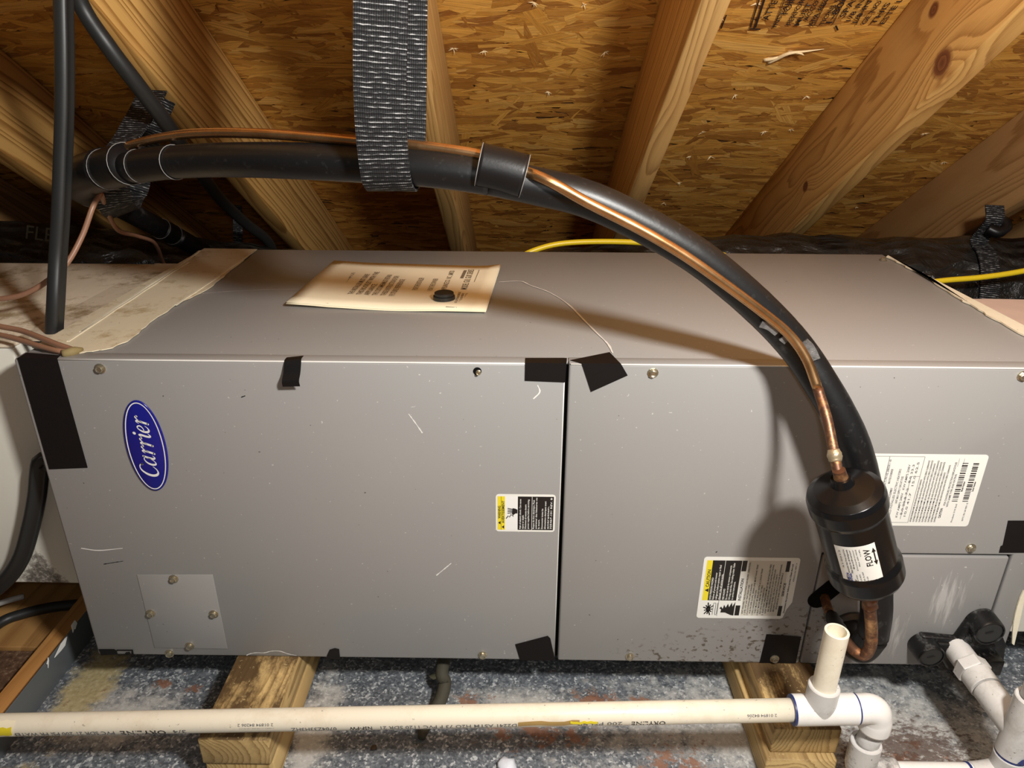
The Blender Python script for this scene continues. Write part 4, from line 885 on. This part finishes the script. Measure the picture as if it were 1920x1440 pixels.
for t, a, h, ln, hh, m in (('414013', .13, .026, .026, .0016, 'grey_ink'), ('Reversible Heat Pump Liquid Line', .24, .020, .034, .0017, 'black'), ('Filter Drier for All Refrigerants', .32, .020, .034, .0017, 'black'), ('Secheur', .385, .026, .028, .0014, 'black'), ('Deshydrateur', .46, .024, .030, .0012, 'grey_ink'), ('Max 650 PSIG', .53, .030, .024, .0012, 'grey_ink'), ('4.5 MPa', .61, .044, .010, .0012, 'grey_ink'), ('R-22 R-410A', .40, .002, .016, .0013, 'grey_ink'), ('R-134a R-407C', .48, .002, .017, .0013, 'grey_ink'), ('R-404A R-507', .56, .002, .020, .0013, 'grey_ink'), ('Made in USA', .64, .003, .012, .0013, 'grey_ink'), ('UL', .86, .004, .004, .0030, 'grey_ink')): dtext(t, a, h, ln, hh, M[m], .014)
dtext('SORIZ', .26, .003, .017, .0046, M['blue_ink'], .03)
for a, h in ((.12, .010), (.32, .006)): mesh('emblem', [dp(A0+x*(A1-A0), H1-y, .0371) for x, y in ((a, h+.006), (a+.06, h), (a+.03, h-.004))], [(0, 1, 2)], M['black'], lb)
# outlet tube curling back into the cabinet
OB = [DB+da*.012, at(1631, 1140, 1, .692), at(1634, 1180, 1, .693), at(1632, 1212, 1, .694), at(1620, 1228, 1, .698), at(1602, 1220, 1, .706), at(1585, 1200, 1, .722), at(1566, 1168, 1, .750), at(1552, 1140, 1, .785), at(1546, 1120, 1, .808)]
dl = thing('drier_outlet_tube', 'short stained copper tube looping from the drier into the cabinet', 'copper pipe', OB[3])
sweep('copper_tube', OB[:8], .0068, M['copper_old'], dl, n=14, k=6); sweep('copper_tube', OB[7:], .0062, M['copper_old'], dl, n=14, k=5)
sweep('braze_joint', [OB[0].lerp(OB[1], .35), OB[0].lerp(OB[1], .55), OB[0].lerp(OB[1], .75), OB[0].lerp(OB[1], .95)], [.0080, .0092, .0080, .0088], M['copper_old'], dl, n=12, k=4, wob=.05)
sweep('insulation_scrap', [OB[6].lerp(OB[7], .3), OB[7], OB[7].lerp(OB[8], .5)], [.0085, .0092, .0075], M['tape'], dl, n=12, k=4, wob=.08)

# ------------------------------------------------------------------ webbing straps
stx = thing('webbing_strap', 'wide black webbing strap hanging from the roof around the sleeve', 'strap', (.465, .775, 1.1))
zc = TP[16].z
SP = [(.478, .744, 1.125), (.472, .742, 1.02), (.467, .740, .92), (.461, .738, .84), (.4585, .741, zc+.035), (.4585, .748, zc-.002), (.459, .757, zc-.016), (.461, .772, zc-.0225), (.464, .789, zc-.014), (.467, .798, zc+.012), (.470, .800, zc+.05), (.475, .800, .90), (.480, .798, 1.0), (.485, .796, 1.12)]
ribbon('strap_web', SP, (1, .02, 0), .0475, .0026, M['web'], stx, 8)
st2 = thing('webbing_strap', 'black webbing strap holding the sleeve at its left bend', 'strap', at(215, 300, 1, 1.0))
q = [at(287, 170, 1, 1.20), at(268, 208, 1, 1.17), at(246, 245, 1, 1.14), at(226, 275, 1, 1.11), at(212, 305, 1, 1.09), at(208, 340, 1, 1.08), at(213, 372, 1, 1.085), at(222, 392, 1, 1.11), at(236, 398, 1, 1.20), at(248, 360, 1, 1.25), at(262, 290, 1, 1.24), at(280, 230, 1, 1.23), at(300, 180, 1, 1.23)]
ribbon('strap_web', q, (1, .25, .35), .046, .0026, M['web'], st2, 6)
# strap round the right-hand duct
s3 = thing('webbing_strap', 'black webbing strap around the flexible duct at the right', 'strap', (1.66, 1.6, .4))
def arc3(x, a): return (x, 1.603-.1345*math.cos(a), .384+.1345*math.sin(a))
ribbon('strap_web', [(1.566, 1.565, .59), (1.564, 1.55, .56)]+[arc3(1.562-.03*k/8, math.radians(95-k*18)) for k in range(1, 9)], (1, 0, 0), .038, .003, M['web'], s3, 4)
sweep('strap_loop', [at(1852, 428, 1, 1.55), at(1872, 436, 1, 1.54), at(1886, 428, 1, 1.545), at(1880, 415, 1, 1.56), at(1865, 417, 1, 1.57), at(1850, 424, 1, 1.57)], .012, M['tape'], s3, n=4, k=6)
s4 = thing('webbing_strap', 'thin dark strap hanging in shadow behind the left rear corner', 'strap', at(447, 440, 1, 1.75))
ribbon('strap_web', [at(444, 385, 1, 1.75), at(446, 420, 1, 1.75), at(446, 470, 1, 1.75), at(446, 520, 1, 1.75)], (1, 0, 0), .022, .002, M['web'], s4, 5)

# ------------------------------------------------------------------ cables, hoses, wires
def cable(name, pts, r, m, label, cat, **k): return tag(sweep(name, pts, r, m, **k), label, cat)
prof8 = [(math.cos(t)*.62+(.62 if math.cos(t) > 0 else -.62)*abs(math.cos(t))**.35, math.sin(t)*(.60+.40*min(1, abs(math.cos(t))*2.2))) for t in [2*math.pi*(k+.5)/28 for k in range(28)]]
prof8 = [(b, a) for a, b in prof8][::-1]
H1p = [at(118, -190, 1, .99), at(119, -80, 1, .98), at(119, 0, 1, .97), at(121, 100, 1, .962), at(121, 200, 1, .957), at(118, 300, 1, .952), at(114, 400, 1, .945), at(109, 480, 1, .938), at(105, 560, 1, .922), at(102, 634, 1, .916), V((-.021, .912, .47)), V((-.021, .893, .41)), V((-.027, .862, .365)), at(77, 866, 1, .852), at(69, 930, 1, .852), at(58, 985, 1, .852), at(40, 1045, 1, .852), at(8, 1090, 1, .85), at(-40, 1120, 1, .85), at(-140, 1140, 1, .85), at(-400, 1150, 1, .84), at(-800, 1150, 1, .84)]
hose = cable('twin_hose', H1p, .0092, M['rubber'], 'upright twin black rubber hose passing left of the cabinet', 'hose', k=6, prof=prof8)
cable('black_hose', [at(110, -120, 1, 1.02), at(150, 5, 1, 1.05), at(205, 90, 1, 1.06), at(262, 165, 1, 1.09), at(318, 240, 1, 1.16), at(370, 315, 1, 1.32), at(415, 375, 1, 1.48), at(460, 418, 1, 1.60), at(500, 450, 1, 1.70), at(515, 485, 1, 1.76), at(520, 530, 1, 1.78)], [.0105, .0105, .0108, .0112, .0115, .0115, .0115, .0115, .0115, .0115, .0115], M['rubber'], 'black hose slanting down across the left rafter', 'hose', k=6)
cable('brown_wire', [at(188, 362, 1, 1.02), at(174, 388, 1, 1.00), at(155, 440, 1, .985), at(128, 490, 1, .965), at(98, 520, 1, .95), at(60, 545, 1, .945), at(25, 557, 1, .945), at(-30, 562, 1, .95), at(-120, 560, 1, .96), at(-400, 556, 1, .98), at(-800, 556, 1, .98)], .0036, M['brown_wire'], 'thin brown wire dropping from the taped bend to the left', 'wire', n=8)
cable('brown_wire', [at(190, 365, 1, 1.06), at(202, 400, 1, 1.12), at(222, 432, 1, 1.20), at(255, 442, 1, 1.28), at(285, 452, 1, 1.34), at(296, 466, 1, 1.38), at(302, 482, 1, 1.42), at(310, 500, 1, 1.46)], .0036, M['brown_wire'], 'thin brown wire in shadow beneath the rear sleeve', 'wire', n=8)
cable('control_wire', [at(-800, 570, 2, .57), at(-400, 575, 2, .56), at(-80, 596, 2, .55), at(0, 612, 2, .545), at(40, 620, 2, .543), at(75, 633, 2, .541), at(105, 645, 2, .539), at(140, 657, 2, ZT+.003)], .0036, M['brown_wire'], 'upper brown control wire entering the cabinet top corner', 'wire', n=8)
cable('control_wire', [at(-800, 600, 2, .545), at(-400, 598, 2, .543), at(-80, 612, 2, .542), at(0, 628, 2, .541), at(45, 640, 2, .540), at(80, 651, 2, .539), at(110, 658, 2, .538), at(132, 660, 2, ZT+.003)], .0034, M['brown_wire'], 'lower brown control wire entering the cabinet top corner', 'wire', n=8)
cable('yellow_cable', [at(960, 490, 1, 1.47), at(1000, 470, 1, 1.48), at(1050, 457, 1, 1.49), at(1120, 453, 1, 1.49), at(1200, 455, 1, 1.48), at(1280, 463, 1, 1.46), at(1345, 474, 1, 1.44), at(1450, 520, 1, 1.42), at(1600, 548, 1, 1.42), at(1700, 535, 1, 1.42), at(1770, 526, 1, 1.42), at(1840, 520, 1, 1.42), at(1920, 508, 1, 1.42), at(2050, 480, 1, 1.42)], .0056, M['yellow_cable'], 'yellow electrical cable sagging behind the cabinet', 'cable', n=10)
cable('power_cord', [V((.498, .95, .05)), at(830, 1250, 2, .045), at(834, 1280, 2, .030), at(826, 1312, 2, .018), at(812, 1335, 2, .012), at(798, 1360, 2, .011), at(790, 1383, 2, .011)], [.009, .0095, .0095, .0095, .0090, .0085, .0055], plain('dusty_black_cable', (.05, .045, .03), .8, sc=60, bump=.5), 'dusty black cable coming out from under the cabinet', 'cable', n=10)
cable('floor_cord', [at(-420, 1330, 2, .012), at(-300, 1305, 2, .012), at(-190, 1275, 2, .012), at(-120, 1247, 2, .012), at(-60, 1215, 2, .012), at(0, 1168, 2, .013), at(40, 1152, 2, .013), at(95, 1139, 2, .013), at(150, 1133, 2, .013), at(215, 1128, 2, .014)], .0085, M['rubber'], 'black cord lying on the wooden floor at the left', 'cord', n=10)
cable('grey_conduit', [at(-300, 1252, 2, .030), at(-220, 1220, 2, .030), at(-140, 1188, 2, .030), at(-70, 1160, 2, .030), at(0, 1131, 2, .030), at(45, 1118, 2, .028)], .0048, plain('pale_grey_plastic', (.55, .53, .50), .4), 'short pale grey tube at the left edge above the floor', 'tube', n=10)
# ------------------------------------------------------------------ white condensate piping
PY, PZ, PR, FR = .670, .144, .01335, .0180
cl = thing('condensate_drain', 'white plastic condensate pipe with tee, trap and fittings in front', 'drain pipe', (1.0, PY, .1))
xt0, xt1 = 1485, 1604
pA, pB = at(-420, 1366, 1, .676), at(1492, 1331, 1, PY)
pA = V((pA.x, .676, at(0, 1358, 1, .676).z - (at(1492, 1331, 1, PY).z-at(0, 1358, 1, .676).z)*.28))
pd = (pB-pA).normalized()
sweep('long_pipe', [pA, pA.lerp(pB, .5), pB+pd*.01], PR, M['pvc_old'], cl, n=28, k=3)['label'] = 'long aged cream pipe'
def along(u): # centre of the long pipe under image column u
    lo, hi = 0.0, 1.2
    for _ in range(40):
        m_ = (lo+hi)/2; p = pA.lerp(pB, m_)-CAM; uu = 960+F_PX*p.dot(rt)/p.dot(fw)
        if uu < u: lo = m_
        else: hi = m_
    return pA.lerp(pB, lo)
TX = V((1, 0, 0)); c0, c1 = along(1486), along(1604)
tee = (along(1535))
def fitting(name, a, b, r, m, lip=True, par=cl):
    d = (V(b)-V(a)); L = d.length; bore = r*.76
    return lathe(name, [(bore, .003), (bore, 0), (r-.001, 0), (r, .0012), (r, L-.0012), (r-.001, L), (bore, L), (bore, L-.003)], a, d, m, par, 36)
fitting('tee_run', c0, c1, FR, M['pvc'])
lathe('cement_ring', [(.0135, -.0016), (.0178, -.0014), (.0178, .0006), (.0135, .0008)], c0, pd, M['primer'], cl, 30)
lathe('cement_ring', [(.0135, -.0008), (.0176, -.0006), (.0176, .0010), (.0135, .0010)], c1, pd, M['primer'], cl, 30)
fitting('tee_branch', tee, tee+UPZ*.038, FR*.985, M['pvc_grey'])
sp0 = tee+UPZ*.026; n_ = 28
lathe('standpipe', [(PR, 0), (PR, .0925), (PR-.0005, .093), (.0105, .093), (.0103, .075), (.0001, .075)], sp0, UPZ, M['pvc_old'], cl, 32)
EX = c1.x+.0275; ec = V((EX, c1.y, c1.z))
sweep('elbow', [c1+pd*.0005, c1+pd*.008, c1+pd*.016, ec+V((-.004, 0, -.0035)), ec+V((-.001, 0, -.012)), ec+V((0, 0, -.019)), ec+V((0, 0, -.031))], [FR*.95, FR*.95, FR*.96, FR*.97, FR*.97, FR, FR], M['pvc'], cl, n=30, k=6)
lowz = .066; lo_c = V((EX-.004, c1.y, lowz))
sweep('drop_pipe', [ec+V((0, 0, -.026)), lo_c+V((0, 0, .014))], PR, M['pvc_grey'], cl, n=24, k=2)
fitting('coupling', lo_c+V((0, 0, .034)), lo_c+V((0, 0, .002)), FR, M['pvc_dirty'])
XR = 1.193
sweep('elbow', [lo_c+V((0, 0, .004)), lo_c+V((.0005, 0, -.004)), lo_c+V((.004, 0, -.013)), lo_c+V((.014, 0, -.018)), lo_c+V((.030, 0, -.019)), lo_c+V((.046, 0, -.019))], [FR*.98, FR, FR, FR, FR, FR], M['pvc_dirty'], cl, n=30, k=6)
bz = lowz-.019
sweep('bottom_pipe', [V((lo_c.x+.03, c1.y, bz)), V((1.1, c1.y, bz)), V((XR-.02, c1.y, bz))], PR, M['pvc'], cl, n=26, k=2)
lathe('cement_ring', [(.0134, 0), (.0142, .0004), (.0142, .003), (.0134, .0034)], V((XR-.045, c1.y, bz)), TX, M['primer'], cl, 26)
rc = V((XR, c1.y, bz))
sweep('elbow', [rc+V((-.040, 0, 0)), rc+V((-.020, 0, 0)), rc+V((-.006, 0, .003)), rc+V((-.001, 0, .012)), rc+V((0, 0, .024)), rc+V((0, 0, .036))], [FR*.80, FR*.92, FR, FR, FR, FR*1.04], M['pvc_grey'], cl, n=30, k=6)
lathe('cement_ring', [(.0135, 0), (FR*1.0, .0004), (FR*1.0, .0026), (.0135, .003)], rc+V((0, 0, .036)), UPZ, M['primer'], cl, 30)
wy0, wy1 = rc+V((0, 0, .0385)), rc+V((0, 0, .128))
fitting('wye_run', wy0, wy1, FR*1.02, M['pvc_grey'])
br0 = rc+V((0, 0, .072)); drn = fp(1808, 1236, .03); bd = (drn-br0).normalized()
fitting('wye_branch', br0, br0+bd*.062, FR*1.0, M['pvc_grey'])
sweep('branch_pipe', [br0+bd*.05, br0+bd*.062, br0+bd*.072], PR*1.05, M['pvc_grey'], cl, n=24, k=2)
hx = br0+bd*.064; L_hex = (drn-hx).length
lathe('threaded_adapter', [(.0135, 0), (.0185, .0), (.0190, .001), (.0190, L_hex*.45), (.0165, L_hex*.46), (.0165, L_hex+.02)], hx, bd, M['pvc_grey'], cl, 36)
ho = lathe('hex_collar', [(.0165, 0), (.0205, 0), (.0215, .0015), (.0215, .015), (.0205, .0165), (.0165, .0165)], hx+bd*(L_hex*.46), bd, M['pvc_grey'], cl, 6)
sweep('upright_pipe', [wy1-V((0, 0, .012)), wy1+V((0, 0, .05)), wy1+V((0, 0, .11))], PR, M['pvc_grey'], cl, n=26, k=2)
fitting('coupling', wy1+V((0, 0, .048)), wy1+V((0, 0, .085)), FR, M['pvc'])
prism('cement_drip', [wy0+V((x, -FR*1.02-.0006, z)) for x, z in ((-.006, .004), (.002, .001), (.006, .006), (.004, .012), (-.002, .010))], (0, -1, 0), .0006, M['primer'], cl)
# printing on the pipes
def ptext(t, u0, u1, ang, h, m=None, flip=True):
    """words wrapped on the long pipe; flipped text reads from right to left, upside down"""
    a, b = along(u0), along(u1); ln = (b-a).length; r = PR+.0003
    e1 = V((0, 0, 1)); e1 = (e1-pd*e1.dot(pd)).normalized(); e2 = V((0, -1, 0))
    def wp(x, y):
        if flip: c = b - pd*x; th = ang + y/r
        else: c = a + pd*x; th = ang - y/r
        return c + (e1*math.cos(th)+e2*math.sin(th))*r
    text('pipe_lettering', t, (0, 0, 0), (1, 0, 0), (0, 1, 0), m or M['grey_ink'], cl, length=ln, height=h, bold=.008, warp=wp)
A_ = 1.35
for t, u0, u1, h, m in (('PVC SDR 21 200 PSI PR WATER', 36, 225, .0065, 'grey_ink'), ('ORYLINE', 236, 320, .0085, 'black'), ('3/4', 334, 358, .006, 'grey_ink'), ('0704Z33H3HZ', 552, 636, .006, 'grey_ink'), ('NSF-PW', 660, 702, .0065, 'black'), ('D2241 ASTM H2O 73 F PVC 1120 SDR 21', 718, 970, .006, 'grey_ink'), ('ORYLINE', 1182, 1245, .0075, 'black'), ('200 PSI PR', 1080, 1165, .006, 'grey_ink')): ptext(t, u0, u1, A_+.15, h, M[m])
for t, u0, u1 in (('2 01894 84206 2', 454, 520), ('2 01894 84206', 1395, 1450)): ptext(t, u0, u1, A_-.32, .0035)
for u in range(456, 520, 3):
    a = along(u); e1 = V((0, 0, 1)); r = PR+.0003; wd = random.choice((.0006, .0010, .0014))
    mesh('bar_code', [a+TX*dx+(e1*math.cos(th)+V((0, -1, 0))*math.sin(th))*r for dx, th in ((0, A_+.12), (wd, A_+.12), (wd, A_+.8), (0, A_+.8))], [(0, 1, 2, 3)], M['grey_ink'], cl)
def rtext(t, o, d, e, h, m):   # on a pipe seen from the front
    r = PR+.0003; o = V(o); d = V(d); e = V(e); n2 = V((0, -.66, .75)) if abs(d.x) > .5 else V((-.2, -.98, 0))
    n2.normalize()
    text('pipe_lettering', t, o+n2*r, d, e, M[m], cl, height=h)
vz = wy1+V((0, 0, .002))
text('pipe_lettering', '480 PSI @ 73', (0, 0, 0), (1, 0, 0), (0, 1, 0), M['grey_ink'], cl, height=.0065, warp=lambda x, y: V((vz.x, vz.y, vz.z+.042-x))+(V((-.55, -.83, 0)).normalized()*math.cos((y)/PR)+V((.83, -.55, 0)).normalized()*math.sin(y/PR))*(PR+.0003))
def btext(t, x0, h, m): text('pipe_lettering', t, (0, 0, 0), (1, 0, 0), (0, 1, 0), M[m], cl, height=h, warp=lambda x, y: V((x0-x, c1.y, bz))+(V((0, 0, 1))*math.cos(.75+y/PR)+V((0, -1, 0))*math.sin(.75+y/PR))*(PR+.0003))
btext('PVC-1120', 1.085, .0062, 'grey_ink'); btext('superline', 1.135, .005, 'grey_ink')
ptext('420', 2, 26, 1.35, .0075, M['black'], False)
# yellow tag at the left end and tape residue
def band(u0, u1, t0, t1, m, name, label):
    a, b = along(u0), along(u1); r = PR+.0005; vs = []
    for i in range(9):
        c = a.lerp(b, i/8); j = random.uniform(-.08, .08)
        for k in range(6):
            th = t0+(t1-t0)*k/5+(j if k in (0, 5) else 0); vs.append(c+(UPZ*math.cos(th)+V((0, -1, 0))*math.sin(th))*r)
    o = mesh(name, vs, [(i*6+k, i*6+k+1, i*6+k+7, i*6+k+6) for i in range(8) for k in range(5)], m, cl, True); o['label'] = label; return o
band(-30, 40, .35, 1.9, M['paper'], 'pipe_tag', 'torn paper tag on the pipe'); 
band(-30, 36, .95, 1.75, M['yellow'], 'pipe_tag', 'yellow patch of the tag').location.y = -.0004
band(972, 1085, 1.30, 1.75, plain('brown_tape_residue', (.42, .27, .09), .6), 'tape_residue', 'brown tape residue')
band(1068, 1118, 1.35, 1.62, M['yellow'], 'tape_residue', 'yellow scrap').location.y = -.0004

# ------------------------------------------------------------------ crumbs in the pan
def crumb(name, u, v, s_, m, label, cat, flat=.6):
    p = at(u, v, 2, 0.0); bm = bmesh.new(); bmesh.ops.create_icosphere(bm, subdivisions=2, radius=s_)
    for q in bm.verts: q.co *= random.uniform(.75, 1.2); q.co.z *= flat
    zm = min(q.co.z for q in bm.verts)
    for q in bm.verts: q.co += V((p.x, p.y, -zm))
    me = bpy.data.meshes.new(name); bm.to_mesh(me); bm.free(); return tag(link(name, me, m, None, True), label, cat)
crumb('pebble', 701, 1404, .0045, plain('brown_crumb', (.08, .05, .03), .8), 'small dark brown crumb in the pan below the white pipe', 'debris')
crumb('foam_chip', 950, 1440, .012, plain('blueish_white_foam', (.74, .76, .82), .6, bump=.5), 'bluish white foam lump at the bottom edge of the pan', 'debris', .5)
crumb('wood_chip', 815, 1271, .007, plain('pale_chip', (.50, .50, .34), .7), 'pale chip beside the dusty black cable', 'debris', .4)
